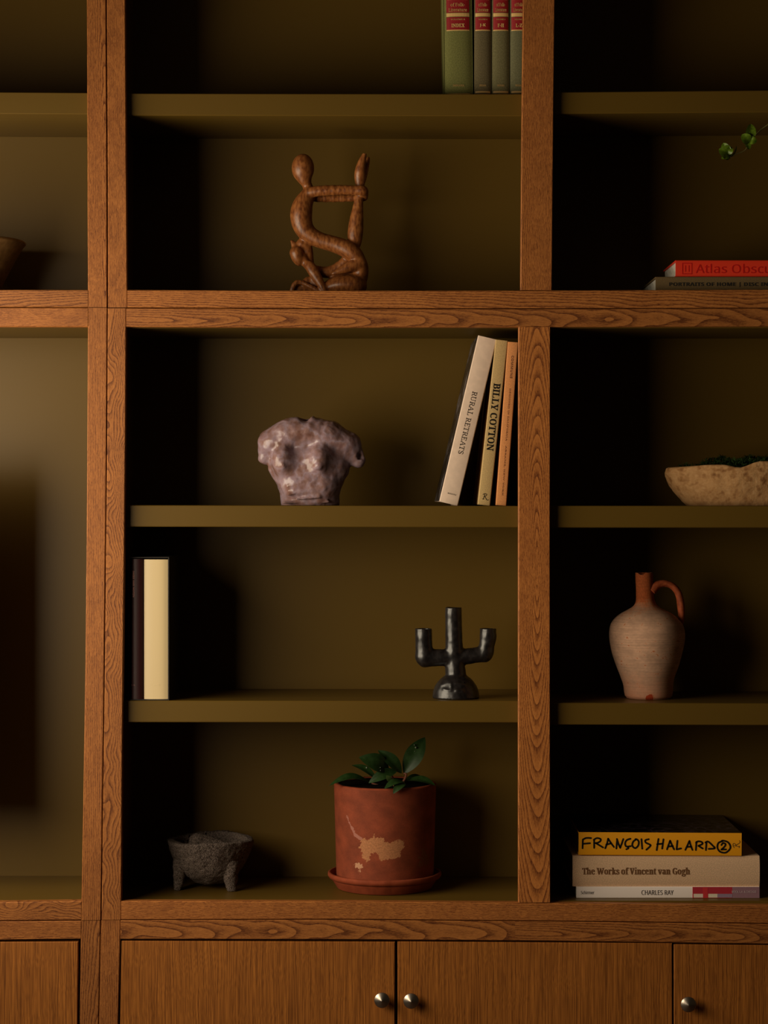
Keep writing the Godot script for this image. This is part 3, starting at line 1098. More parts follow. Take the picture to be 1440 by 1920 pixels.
func make_leaning_books() -> void:
	var z := -0.036
	var s := S(z)
	var top := EYE_Y + (EYE_ROW - 948.4) * S(-0.0215)
	# right lower corner of the spine, lean, thickness, height
	var grp := "leaning books beside the mullion"
	var r := thing("book", "thick pale pink-grey book leaning most, its dark pictured cover facing left", "book", Vector3.ZERO, grp)
	lean(r, 858.3, 13.2, 35.6 * s, 320.0 * s, top, z)
	var jacket := triplanar(mat(rgb(240, 212, 190), 0.55, 0.4), noise_tex(50, 0.03, [0.3, 0.7], [Color(0.97, 0.97, 0.97), Color(1, 1, 1)], 256), 8.0)
	book(r, 35.6 * s, 320 * s, 0.225, jacket)
	r.rotation.y = 0.018
	# the pictured front of the jacket, on the side that faces left
	var mb := MB.new()
	var hx := -17.8 * s
	mb.box(Vector3(hx - 0.0004, 0.0005, -0.2245), Vector3(hx - 0.00005, 0.3195 * s / 0.001, -0.0022))
	part(r, "jacket_picture", mb.mesh(), triplanar(mat(Color.WHITE, 0.25, 0.5), noise_tex(51, 0.012, [0.3, 0.45, 0.55, 0.7], [rgb(22, 20, 20), rgb(60, 54, 58), rgb(36, 34, 30), rgb(110, 104, 108)], 256), 5.0))
	letters(r, "lettering", "RURAL RETREATS", "Droid Serif", 0.121, 0.0096, M.ink, Vector3(0.0005, 0.157, 0.0002), -PI / 2, null, 400, true)
	letters(r, "lettering", "RIZZOLI", "Droid Serif", 0.0165, 0.0022, M.ink, Vector3(0.002, 0.0192, 0.0002))
	r = thing("book", "sand-coloured book with large black title, between the two other leaning books", "book", Vector3.ZERO, grp)
	lean(r, 918.7, 6.2, 23.0 * s, 311.0 * s, top, z)
	book(r, 23.0 * s, 311 * s, 0.235, cloth(rgb(208, 176, 122), 52, 0.1, 0.7))
	letters(r, "lettering", "BILLY COTTON", "Droid Serif", 0.128, 0.0128, M.ink, Vector3(0.0, 0.1675, 0.0002), -PI / 2, null, 700)
	rizzoli(r, Vector2(0.0005, 0.0165), 0.0105, 0.0, 0.0003)
	r = thing("book", "slim orange-tan book standing nearest the oak mullion", "book", Vector3.ZERO, grp)
	lean(r, 949.4, 4.2, 20.0 * s, 307.0 * s, top, z)
	book(r, 20.0 * s, 307 * s, 0.23, cloth(rgb(228, 156, 98), 53, 0.1, 0.7))
	var brown := mat(rgb(120, 74, 44), 0.7)
	letters(r, "lettering", "COMMUNE", "Droid Sans", 0.043, 0.0042, brown, Vector3(0.001, 0.2625, 0.0002), -PI / 2, null, 700)
	letters(r, "lettering", "DESIGNED IN CALIFORNIA", "Droid Serif", 0.10, 0.0026, brown, Vector3(0.001, 0.172, 0.0002), -PI / 2)
	letters(r, "lettering", "ABRAMS, NEW YORK", "Droid Serif", 0.095, 0.0026, brown, Vector3(0.001, 0.066, 0.0002), -PI / 2)

func lean(r: Node3D, corner_px: float, deg: float, T: float, H: float, top: float, z: float) -> void:
	# the right lower corner of the spine stands on the shelf
	var a := -deg_to_rad(deg)
	var c := Vector3(T / 2, 0, 0).rotated(Vector3.BACK, a)
	r.rotation.z = a
	r.position = Vector3(W(corner_px, 948, z).x, top, z) - c

# a script R with a long tail, the publisher's mark
func rizzoli(r: Node3D, c: Vector2, h: float, roll: float, z: float, m: Material = null) -> void:
	var pts := [[Vector2(-0.28, -0.5), Vector2(-0.2, -0.1), Vector2(-0.1, 0.4)], [Vector2(-0.42, 0.3), Vector2(-0.2, 0.48), Vector2(0.12, 0.5), Vector2(0.24, 0.34), Vector2(0.1, 0.1), Vector2(-0.14, 0.02)], [Vector2(-0.06, 0.02), Vector2(0.1, -0.2), Vector2(0.28, -0.5), Vector2(0.5, -0.62), Vector2(0.68, -0.5)], [Vector2(-0.42, -0.46), Vector2(-0.28, -0.52), Vector2(-0.16, -0.48)]]
	var ls := []
	for l in pts:
		var o := []
		for p in catmull(l, 4):
			o.append(c + (p * h).rotated(roll))
		ls.append(o)
	strokes(r, "publisher_mark", ls, h * 0.1, m if m else M.ink, z)

func make_slipcase() -> void:
	var z := -0.028
	var s := S(z)
	var top := EYE_Y + (EYE_ROW - 1313.9) * S(-0.0215)
	var x0 := W(240.2, 1311, z).x
	var x1 := W(317.4, 1311, z).x
	var h := 269.0 * s
	var r := thing("slipcase", "black slipcase around two volumes beside the left oak stile", "slipcase", Vector3((x0 + x1) / 2, top, z))
	var hw := (x1 - x0) / 2
	var t := 0.0022
	var board_m := triplanar(mat(rgb(34, 25, 21), 0.6), noise_tex(60, 0.05, [0.5, 0.95], [Color(0.8, 0.8, 0.8), Color(1.6, 1.5, 1.4)], 256), 14.0)
	var mb := MB.new()
	mb.cbox(Vector3(-hw, 0, -0.215), Vector3(-hw + t, h, 0), 0.0005)
	mb.cbox(Vector3(hw - t, 0, -0.215), Vector3(hw, h, 0), 0.0005)
	mb.cbox(Vector3(-hw + t, 0, -0.215), Vector3(hw - t, t, 0), 0.0004)
	mb.cbox(Vector3(-hw + t, h - t, -0.215), Vector3(hw - t, h, 0), 0.0004)
	mb.box(Vector3(-hw + t, t, -0.215), Vector3(hw - t, h - t, -0.213))
	part(r, "case", mb.mesh(), board_m)
	# two volumes inside
	var bh := h - 2 * t - 0.0016
	var grp := "volumes in the black slipcase"
	var T := 25.0 * s
	r = thing("book", "dark maroon volume with tiny pale title, left one in the slipcase", "book", Vector3(x0 + t + 0.0012 + T / 2, top + t, z - 0.0008), grp)
	book(r, T, bh, 0.205, mat(rgb(62, 24, 26), 0.5), 0.006)
	var pink := mat(rgb(214, 150, 138), 0.6)
	letters(r, "lettering", "DRIES VAN NOTEN", "Droid Sans", 0.049, 0.0030, pink, Vector3(-0.0058, bh - 0.0475, 0.0002), -PI / 2, func(_x: float) -> float: return -0.0006, 700)
	letters(r, "lettering", "1-50", "Droid Sans", 0.009, 0.0026, pink, Vector3(-0.0055, 0.0265, -0.0004))
	var T2 := 44.6 * s
	r = thing("book", "thick cream volume, right one in the black slipcase", "book", Vector3(x1 - t - 0.0008 - T2 / 2, top + t, z - 0.0015), grp)
	book(r, T2, bh - 0.001, 0.205, mat(rgb(240, 214, 164), 0.45), 0.0035)
	letters(r, "lettering", "51-100", "Droid Sans", 0.012, 0.0030, mat(rgb(250, 232, 190), 0.4), Vector3(0.001, 0.0265, 0.0001))

func make_flat_books_above() -> void:
	var deck := EYE_Y + (EYE_ROW - 544.6) * 0.001
	var grp := "flat books on the right of the oak ledge"
	# lower, grey-brown
	var z := -0.03
	var s := S(z)
	var y := deck
	var T := W(0, 518.8, z).y - deck
	var r := thing("book", "flat grey-brown book with small dark capitals, under the red book", "book", Vector3(W(1229.5, 540, z).x, deck + T / 2, z), grp)
	r.rotation.z = PI / 2
	r.position.x += 0.31
	book(r, T, 0.31, 0.25, cloth(rgb(120, 98, 66), 62, 0.08, 0.7))
	var dk := mat(rgb(30, 24, 16), 0.7)
	letters(r, "lettering", "PORTRAITS OF HOME | DISC INTERIORS", "Droid Sans", 0.238, 0.0092, dk, Vector3(-0.0006, 0.31 - 0.0255 - 0.119, 0.0003), -PI / 2, null, 700)
	# upper, red
	var z2 := -0.036
	var T2 := (W(0, 487.2, z2).y - W(0, 518.8, z2).y)
	r = thing("book", "flat bright red book on top of the grey-brown one", "book", Vector3(W(1267, 500, z2).x + 0.28, deck + T + T2 / 2, z2), grp)
	r.rotation.z = PI / 2
	book(r, T2, 0.28, 0.185, mat(rgb(236, 58, 30), 0.5))
	var dr := mat(rgb(196, 22, 18), 0.45)
	letters(r, "lettering", "Atlas Obscura", "Droid Sans", 0.168, 0.0175, dr, Vector3(0.0, 0.28 - 0.0375 - 0.084, 0.0003), -PI / 2)
	# the small printed mark of two columns in a square before the title
	var mb := MB.new()
	var c := Vector2(0.0, 0.28 - 0.0215)
	for b in [[-0.0108, -0.0092, -0.0095, 0.0095], [0.0092, 0.0108, -0.0095, 0.0095], [-0.0092, 0.0092, 0.008, 0.0095], [-0.0092, 0.0092, -0.0095, -0.008], [-0.006, 0.006, 0.0025, 0.0042], [-0.006, 0.006, -0.0042, -0.0025]]:
		mb.box(Vector3(c.x + b[0], c.y + b[2], 0.0001), Vector3(c.x + b[1], c.y + b[3], 0.0004))
	part(r, "printed_mark", mb.mesh(), dr)

func make_book_stack() -> void:
	var deck := EYE_Y + (EYE_ROW - 1692.5) * 0.001
	var grp := "stacked art books by the mullion"
	var z := -0.046
	var s := S(z)
	# lowest: white spine with a printed picture
	var T := 21.5 * s
	var x0 := W(1081, 1687, z).x
	var x1 := W(1424, 1687, z).x
	var L := x1 - x0
	var r := thing("book", "thin white-spined book with pink and lilac print, lowest of the stack", "book", Vector3(x1, deck + T / 2, z), grp)
	r.rotation.z = PI / 2
	book(r, T, L, 0.25, mat(rgb(250, 236, 228), 0.5), 0.0, false)
	# local: x runs up the stack, y runs from right to left
	var yl := func(px: float) -> float: return x1 - W(px, 1680, z).x
	for b in [[1298.5, 1373, -0.5, 0.5, rgb(178, 44, 58), "red_print"], [1373, 1424, -0.5, 0.5, rgb(150, 112, 124), "lilac_print"], [1300.5, 1318, -0.46, -0.12, rgb(226, 208, 190), "white_print"], [1328, 1345, -0.46, -0.12, rgb(226, 214, 190), "white_print"], [1345, 1373, -0.46, -0.12, rgb(150, 128, 150), "lilac_print"], [1318, 1327, -0.5, 0.5, rgb(200, 52, 56), "red_print"]]:
		var mb := MB.new()
		var lift := 0.0003 if b[0] in [1298.5, 1373] else 0.0005
		mb.box(Vector3(b[2] * T * 0.96, yl.call(b[1]), -0.001), Vector3(b[3] * T * 0.96, yl.call(b[0]), lift))
		part(r, b[5], mb.mesh(), mat(b[4], 0.5))
	var grey := mat(rgb(70, 62, 62), 0.6)
	letters(r, "lettering", "CHARLES RAY", "Droid Sans", 0.0605, 0.0088, grey, Vector3(0, yl.call(1232.5), 0.0004), -PI / 2)
	letters(r, "lettering", "Schirmer", "Droid Sans", 0.025, 0.0062, grey, Vector3(0, yl.call(1101.5), 0.0004), -PI / 2)
	letters(r, "lettering", "MOCA, L.A. & CHICAGO", "Droid Sans", 0.046, 0.0050, mat(rgb(214, 190, 196), 0.6), Vector3(0.0012, yl.call(1395), 0.0006), -PI / 2)
	# middle: thick linen book
	var y := deck + T
	var T2 := 57.4 * s
	x0 = W(1074, 1640, z).x
	x1 = W(1424.5, 1640, z).x
	r = thing("book", "thick beige linen book in the middle of the lower right stack", "book", Vector3(x1, y + T2 / 2, z), grp)
	r.rotation.z = PI / 2
	book(r, T2, x1 - x0, 0.275, cloth(rgb(236, 196, 158), 64, 0.12, 0.85), 0.004)
	letters(r, "lettering", "The Works of Vincent van Gogh", "Droid Serif", 0.204, 0.0172, mat(rgb(112, 72, 36), 0.7), Vector3(-0.001, x1 - W(1192.5, 1640, z).x, 0.0003), -PI / 2, null, 700)
	# top: yellow book with pen lettering
	y += T2
	var T3 := 43.0 * s
	x0 = W(1085, 1590, z).x
	x1 = W(1390.5, 1590, z).x
	r = thing("book", "yellow-spined book with handwritten black lettering, top of the stack", "book", Vector3(x1, y + T3 / 2, z), grp)
	r.rotation.z = PI / 2 - 0.006
	book(r, T3, x1 - x0, 0.24, mat(rgb(246, 166, 20), 0.5), 0.0, true)
	# dark photographic print on the front cover (it lies upwards)
	var mb2 := MB.new()
	mb2.box(Vector3(T3 / 2 + 0.00005, 0.0006, -0.2395), Vector3(T3 / 2 + 0.0004, x1 - x0 - 0.0006, -0.0022))
	part(r, "cover_picture", mb2.mesh(), triplanar(mat(Color.WHITE, 0.22, 0.5), noise_tex(66, 0.014, [0.3, 0.42, 0.5, 0.58, 0.72], [rgb(18, 14, 16), rgb(58, 50, 52), rgb(34, 22, 30), rgb(78, 66, 78), rgb(22, 18, 18)], 256, 2), 5.0))
	handwriting(r, x1, z, T3)

# the title written by hand: pen paths traced in the pixels of the spine
func handwriting(r: Node3D, x1: float, z: float, T: float) -> void:
	var k := 8.0   # the paths are in eighths of a pixel from (1060, 1560)
	var raw := [
		[[262, 160, 258, 292]], [[262, 162, 310, 138, 385, 138]], [[262, 225, 370, 215]],
		[[430, 160, 432, 285]], [[425, 165, 470, 138, 525, 150, 525, 180, 490, 205, 450, 215]], [[455, 212, 510, 245, 565, 278]],
		[[640, 145, 625, 215, 598, 290]], [[640, 145, 680, 205, 728, 270]], [[612, 235, 690, 215]],
		[[775, 160, 765, 292]], [[772, 150, 795, 220, 822, 282]], [[822, 280, 848, 210, 868, 150]],
		[[975, 145, 920, 165, 895, 215, 915, 262, 980, 255]], [[935, 262, 945, 285, 915, 302]],
		[[1065, 150, 1015, 190, 1005, 250, 1045, 285, 1090, 250, 1100, 190, 1075, 155, 1050, 150]],
		[[1140, 150, 1152, 292]],
		[[1250, 150, 1200, 165, 1205, 200, 1265, 230, 1275, 250, 1215, 308]],
		[[1395, 145, 1370, 312]], [[1470, 150, 1452, 290]], [[1375, 225, 1462, 215]],
		[[1570, 170, 1545, 240, 1525, 300]], [[1570, 170, 1600, 240, 1630, 300]], [[1540, 258, 1612, 250]],
		[[1680, 170, 1668, 300]], [[1668, 300, 1735, 285]],
		[[1860, 172, 1830, 240, 1800, 305]], [[1860, 172, 1880, 240, 1905, 305]], [[1822, 262, 1890, 258]],
		[[1965, 185, 1958, 308]], [[1958, 200, 1990, 178, 2040, 185, 2055, 215, 1995, 245]], [[1995, 245, 2060, 285]],
		[[2115, 190, 2108, 308]], [[2100, 195, 2140, 180, 2210, 240, 2240, 280, 2150, 290]],
		[[2360, 170, 2295, 200, 2280, 270, 2320, 330, 2400, 345, 2460, 300, 2475, 250, 2440, 190, 2370, 165, 2340, 172]],
		[[2340, 230, 2365, 200, 2400, 215, 2390, 250, 2340, 300]], [[2340, 298, 2410, 296]],
	]
	var lines := []
	for g in raw:
		for l in g:
			var pts := []
			for i in range(0, l.size(), 2):
				var px: float = 1060.0 + l[i] / k
				var py: float = 1560.0 + l[i + 1] / k
				# local axes of the lying book: y from right to left, x up
				pts.append(Vector2((1588.0 - py) * S(z), x1 - W(px, py, z).x))
			lines.append(catmull(pts, 5) if pts.size() > 2 else pts)
	strokes(r, "handwritten_title", lines, 0.0034, M.ink, 0.0003)
	rizzoli(r, Vector2(-0.0005, 0.0105), 0.012, PI / 2 - PI / 2, 0.0003, mat(rgb(110, 74, 20), 0.6))

# ------------------------------------------------------------------ carved wooden figures
func make_sculpture() -> void:
	var zc := -0.12
	var deck := EYE_Y + (EYE_ROW - 545.2) * 0.001
	var o := Vector3(W(616, 540, zc).x, deck, zc)
	var r := thing("carved_figures", "dark wooden carving of two entwined faceless figures on the oak ledge", "sculpture", o)
	var k := S(zc) / 6.62
	var P := func(x: float, y: float, dz := 0.0) -> Vector3: return W(520 + x / 6.62, 270 + y / 6.62, zc) - o + Vector3(0, 0, dz * 0.001)
	var f := Field.new(Vector3(-0.085, -0.006, -0.045), Vector3(0.085, 0.275, 0.045), 0.0020)
	# every limb is a chain of x, y, half-width in the zoom of the photograph and its depth in millimetres; then blend and depth factor
	var chains := [
		[[330, 400, 84, 0, 340, 440, 66, 0, 350, 470, 46, 0, 375, 520, 44, -2, 390, 570, 56, -2], 5.0, 1.0],
		[[405, 600, 66, 0, 365, 660, 88, 0, 318, 750, 112, 0, 296, 860, 128, 0, 306, 985, 120, 0, 370, 1100, 104, 0, 520, 1192, 92, 2, 720, 1252, 95, 4, 900, 1330, 104, 6, 1000, 1430, 84, 6, 1035, 1560, 74, 2], 4.0, 1.05],
		[[395, 610, 62, 8, 540, 592, 62, 12, 780, 584, 58, 14, 980, 588, 56, 14, 1058, 590, 58, 14, 1080, 610, 46, 2, 1078, 640, 42, -8], 3.0, 0.9],
		[[430, 655, 50, -12, 700, 660, 48, -14, 1000, 655, 42, -14, 1080, 655, 42, -10], 3.0, 0.9],
		[[955, 1250, 78, -2, 968, 1100, 92, -2, 985, 920, 80, -2, 1008, 720, 54, -2, 1024, 560, 48, -2, 1026, 440, 62, 0, 1028, 345, 62, 4, 1050, 230, 44, 6, 1078, 150, 24, 6, 1088, 110, 13, 6], 3.0, 0.9],
		[[1050, 460, 44, -10, 1080, 330, 44, -12, 1108, 230, 34, -12, 1130, 160, 18, -12], 2.0, 0.8],
		[[238, 1350, 84, 2, 255, 1420, 68, 2, 275, 1470, 44, 2], 3.0, 1.0],
		[[215, 1270, 40, 0, 192, 1225, 22, 0, 172, 1198, 9, 0], 2.0, 1.0],
		[[300, 1240, 70, -4, 370, 1300, 58, -6, 388, 1400, 50, -8, 400, 1500, 52, -4], 4.0, 1.0],
		[[310, 1400, 60, -2, 360, 1490, 46, 2, 410, 1530, 58, 6], 3.0, 1.0],
		[[405, 1515, 58, 8, 455, 1600, 66, 12, 520, 1710, 52, 15, 580, 1820, 36, 18, 610, 1880, 30, 18], 2.6, 0.9],
		[[460, 1560, 56, -4, 600, 1590, 66, -6, 730, 1550, 66, -6, 860, 1440, 58, -2], 3.0, 1.0],
		[[1030, 1480, 80, 8, 900, 1535, 62, 14, 780, 1585, 40, 16, 690, 1622, 16, 18], 2.6, 1.0],
		[[1030, 1500, 86, -2, 1035, 1600, 84, -4, 1010, 1700, 90, -4], 5.0, 1.2],
		[[630, 1790, 80, 0, 700, 1770, 100, -2, 800, 1755, 118, 0, 950, 1758, 124, 0, 1010, 1770, 96, 0], 4.0, 1.5],
		[[690, 1650, 44, -8, 860, 1640, 56, -8, 980, 1630, 60, -6], 4.0, 1.2],
		[[182, 1885, 26, 12, 192, 1800, 26, 12, 230, 1735, 26, 12, 290, 1724, 24, 12, 400, 1772, 25, 14, 500, 1830, 28, 15, 560, 1880, 30, 16], 2.6, 1.0],
		[[240, 1830, 60, -2, 330, 1800, 70, -4, 450, 1840, 60, -4, 560, 1870, 60, -4], 4.0, 1.0],
		[[330, 1730, 30, 4, 400, 1700, 52, 0, 480, 1770, 60, 0], 4.0, 1.0],
	]
	f.ell(P.call(318, 300), Vector3(140, 178, 130) * k, 0.003)
	for c in chains:
		var pts := []
		for i in range(0, c[0].size(), 4):
			var q: Vector3 = P.call(c[0][i], c[0][i + 1], c[0][i + 3])
			pts.append(Vector4(q.x, q.y, q.z, c[0][i + 2] * k))
		pts = catmull(pts, 3)
		for i in pts.size() - 1:
			var a: Vector4 = pts[i]
			var b: Vector4 = pts[i + 1]
			f.cap(Vector3(a.x, a.y, a.z), Vector3(b.x, b.y, b.z), a.w, b.w, c[1] * 0.001, c[2])
	f.floor_at(0.0)
	var mb := MB.new()
	f.mesh(mb)
	var m := triplanar(mat(rgb(164, 104, 54), 0.38, 0.5), noise_tex(70, 0.02, [0.2, 0.5, 0.8], [Color(0.6, 0.52, 0.48), Color(0.86, 0.81, 0.78), Color(1, 1, 1)], 512, 4), 9.0)
	m.uv1_scale = Vector3(14, 6, 14)
	part(r, "figure", mb.mesh(), m)

# ------------------------------------------------------------------ glazed ceramic torso
func make_torso() -> void:
	var zc := -0.10
	var top := EYE_Y + (EYE_ROW - 947.9) * S(-0.0215)
	var o := Vector3(W(582, 945, zc).x, top, zc)
	var r := thing("ceramic_torso", "lilac lustre-glazed ceramic torso vase with open neck on the olive shelf", "sculpture", o)
	var k := S(zc) / 5.76
	var P := func(x: float, y: float, dz := 0.0) -> Vector3: return W(460 + x / 5.76, 760 + y / 5.76, zc) - o + Vector3(0, 0, dz * 0.001)
	var f := Field.new(Vector3(-0.115, -0.006, -0.062), Vector3(0.12, 0.178, 0.075), 0.0023)
	f.cap(P.call(705, 1090), P.call(700, 900), 314 * k, 330 * k, 0.012, 0.62)
	f.ell(P.call(695, 660, 0), Vector3(440 * k, 290 * k, 0.041), 0.02)
	var sh := [[285, 405, 148], [420, 345, 150], [560, 300, 150], [690, 292, 152], [900, 335, 152], [1075, 415, 146]]
	for i in sh.size() - 1:
		f.cap(P.call(sh[i][0], sh[i][1]), P.call(sh[i + 1][0], sh[i + 1][1]), sh[i][2] * k, sh[i + 1][2] * k, 0.016, 1.2)
	f.cap(P.call(235, 420), P.call(208, 565), 104 * k, 72 * k, 0.008, 1.1)
	f.cap(P.call(1120, 440), P.call(1212, 590), 132 * k, 88 * k, 0.010, 1.0)
	f.cap(P.call(560, 850, 20), P.call(830, 860, 20), 170 * k, 170 * k, 0.016, 0.9)
	f.ell(P.call(420, 610, 30), Vector3(130 * k, 160 * k, 0.024), 0.012)
	f.ell(P.call(815, 600, 30), Vector3(138 * k, 165 * k, 0.026), 0.012)
	f.ell(P.call(420, 650, 52), Vector3(26 * k, 30 * k, 0.005), 0.006)
	f.ell(P.call(800, 665, 54), Vector3(40 * k, 34 * k, 0.005), 0.006)
	for q in [[470, 875, 600, 835, 42], [700, 880, 850, 905, 43], [480, 960, 640, 925, 41], [560, 1015, 800, 985, 41], [420, 1050, 900, 1042, 34]]:
		f.cap(P.call(q[0], q[1], q[4]), P.call(q[2], q[3], q[4]), 18 * k, 15 * k, 0.005)
	# hollows: between and beside the breasts, the neck, the arm stump
	f.cap(P.call(590, 470, 58), P.call(610, 740, 58), 50 * k, 46 * k, 0.014, 0.8, -1)
	f.cap(P.call(340, 300, 38), P.call(330, 350, 40), 36 * k, 36 * k, 0.010, 0.8, -1)
	f.cap(P.call(980, 560, 50), P.call(960, 740, 50), 50 * k, 50 * k, 0.014, 0.8, -1)
	f.cap(P.call(650, 60, 2), P.call(655, 420, 2), 88 * k, 70 * k, 0.003, 1.1, -1)
	f.cap(P.call(645, 90, 20), P.call(648, 148, 50), 84 * k, 84 * k, 0.003, 1.0, -1)
	f.cap(P.call(1340, 535, 24), P.call(1240, 545, 12), 46 * k, 42 * k, 0.004, 1.0, -1)
	f.roughen(noise(81, 17.0, 2), 0.0026)
	f.roughen(noise(82, 70.0, 3), 0.0012)
	f.floor_at(0.0)
	var mb := MB.new()
	f.mesh(mb)
	var tex := noise_tex(83, 0.012, [0.15, 0.36, 0.5, 0.64, 0.85], [rgb(112, 76, 66), rgb(144, 112, 108), rgb(158, 138, 150), rgb(146, 118, 124), rgb(122, 88, 76)], 512, 4)
	var m := triplanar(mat(Color.WHITE, 0.25, 0.48), tex, 3.6)
	part(r, "body", mb.mesh(), bumped(m, noise_tex(84, 0.03, [0, 1], [Color.BLACK, Color.WHITE], 256, 4), 0.12))

# ------------------------------------------------------------------ black candelabra
func make_candelabra() -> void:
	var zc := -0.085
	var top := EYE_Y + (EYE_ROW - 1314.4) * S(-0.0215)
	var o := Vector3(W(854, 1306, zc).x, top, zc)
	var r := thing("candelabra", "black burnished three-armed candle holder on the lower olive shelf", "candle holder", o)
	var k := S(zc) / 5.76
	var P := func(x: float, y: float, dz := 0.0) -> Vector3: return W(750 + x / 5.76, 1110 + y / 5.76, zc) - o + Vector3(0, 0, dz * 0.001)
	var f := Field.new(Vector3(-0.09, -0.006, -0.055), Vector3(0.09, 0.185, 0.055), 0.0019)
	var T := func(a: Vector3, b: Vector3, ra: float, rb: float, kk := 0.004) -> void: f.cap(a, b, ra * k, rb * k, kk)
	T.call(P.call(577, 235), P.call(586, 640), 88, 94)
	T.call(P.call(586, 640), P.call(600, 880), 94, 112)
	T.call(P.call(560, 705), P.call(275, 712), 88, 96)
	T.call(P.call(275, 712), P.call(262, 690), 96, 92)
	T.call(P.call(262, 690), P.call(255, 470), 92, 90)
	T.call(P.call(600, 712), P.call(915, 668), 88, 84)
	T.call(P.call(915, 668), P.call(930, 640), 84, 82)
	T.call(P.call(930, 640), P.call(952, 470), 82, 88)
	# the bell-shaped foot
	f.ell(P.call(603, 1140), Vector3(250 * k, 262 * k, 250 * k), 0.006)
	f.cap(P.call(603, 1130), P.call(603, 1120), 246 * k, 240 * k, 0.004)
	# straight cut mouths with sockets
	for m in [[577, 165, 88], [255, 395, 90], [952, 393, 88]]:
		f.cap(P.call(m[0], m[1] + 90), P.call(m[0] + 1, m[1] + 2), m[2] * k, m[2] * k, 0.002)
		var c := P.call(m[0], m[1]) as Vector3
		# cut everything above the mouth
		for z in f.nz:
			for y in f.ny:
				var yy := f.lo.y + y * f.cell
				if yy < c.y - 0.01:
					continue
				var row := (z * f.ny + y) * f.nx
				for x in f.nx:
					if absf(f.lo.x + x * f.cell - c.x) < 0.022:
						f.f[row + x] = maxf(f.f[row + x], yy - c.y)
		f.cap(P.call(m[0], m[1] + 110), P.call(m[0], m[1] - 60), m[2] * 0.74 * k, m[2] * 0.74 * k, 0.001, 1.0, -1)
	# a low modelled relief on the foot: brows, eyes and a nose
	for g in [[440, 990, 510, 958, 20], [590, 965, 690, 985, 18], [468, 1035, 520, 1045, 15], [548, 965, 545, 1040, 15], [600, 1040, 670, 1048, 15]]:
		var ga: Vector3 = P.call(g[0], g[1])
		var gb: Vector3 = P.call(g[2], g[3])
		var w: float = g[4] * k
		for z in range(f.nz / 2, f.nz):
			for y in f.ny:
				var yy := f.lo.y + y * f.cell
				if yy > 0.05:
					break
				var row := (z * f.ny + y) * f.nx
				for x in f.nx:
					var d := Geometry2D.get_closest_point_to_segment(Vector2(f.lo.x + x * f.cell, yy), Vector2(ga.x, ga.y), Vector2(gb.x, gb.y)).distance_to(Vector2(f.lo.x + x * f.cell, yy))
					f.f[row + x] -= 0.0016 * exp(-d * d / (w * w))
	f.roughen(noise(90, 40.0, 2), 0.0009)
	f.floor_at(0.0)
	var mb := MB.new()
	f.mesh(mb)
	part(r, "body", mb.mesh(), triplanar(mat(rgb(40, 35, 34), 0.33, 0.56), noise_tex(91, 0.03, [0.2, 0.8], [Color(0.6, 0.6, 0.62), Color(1, 1, 1)], 256), 10.0))

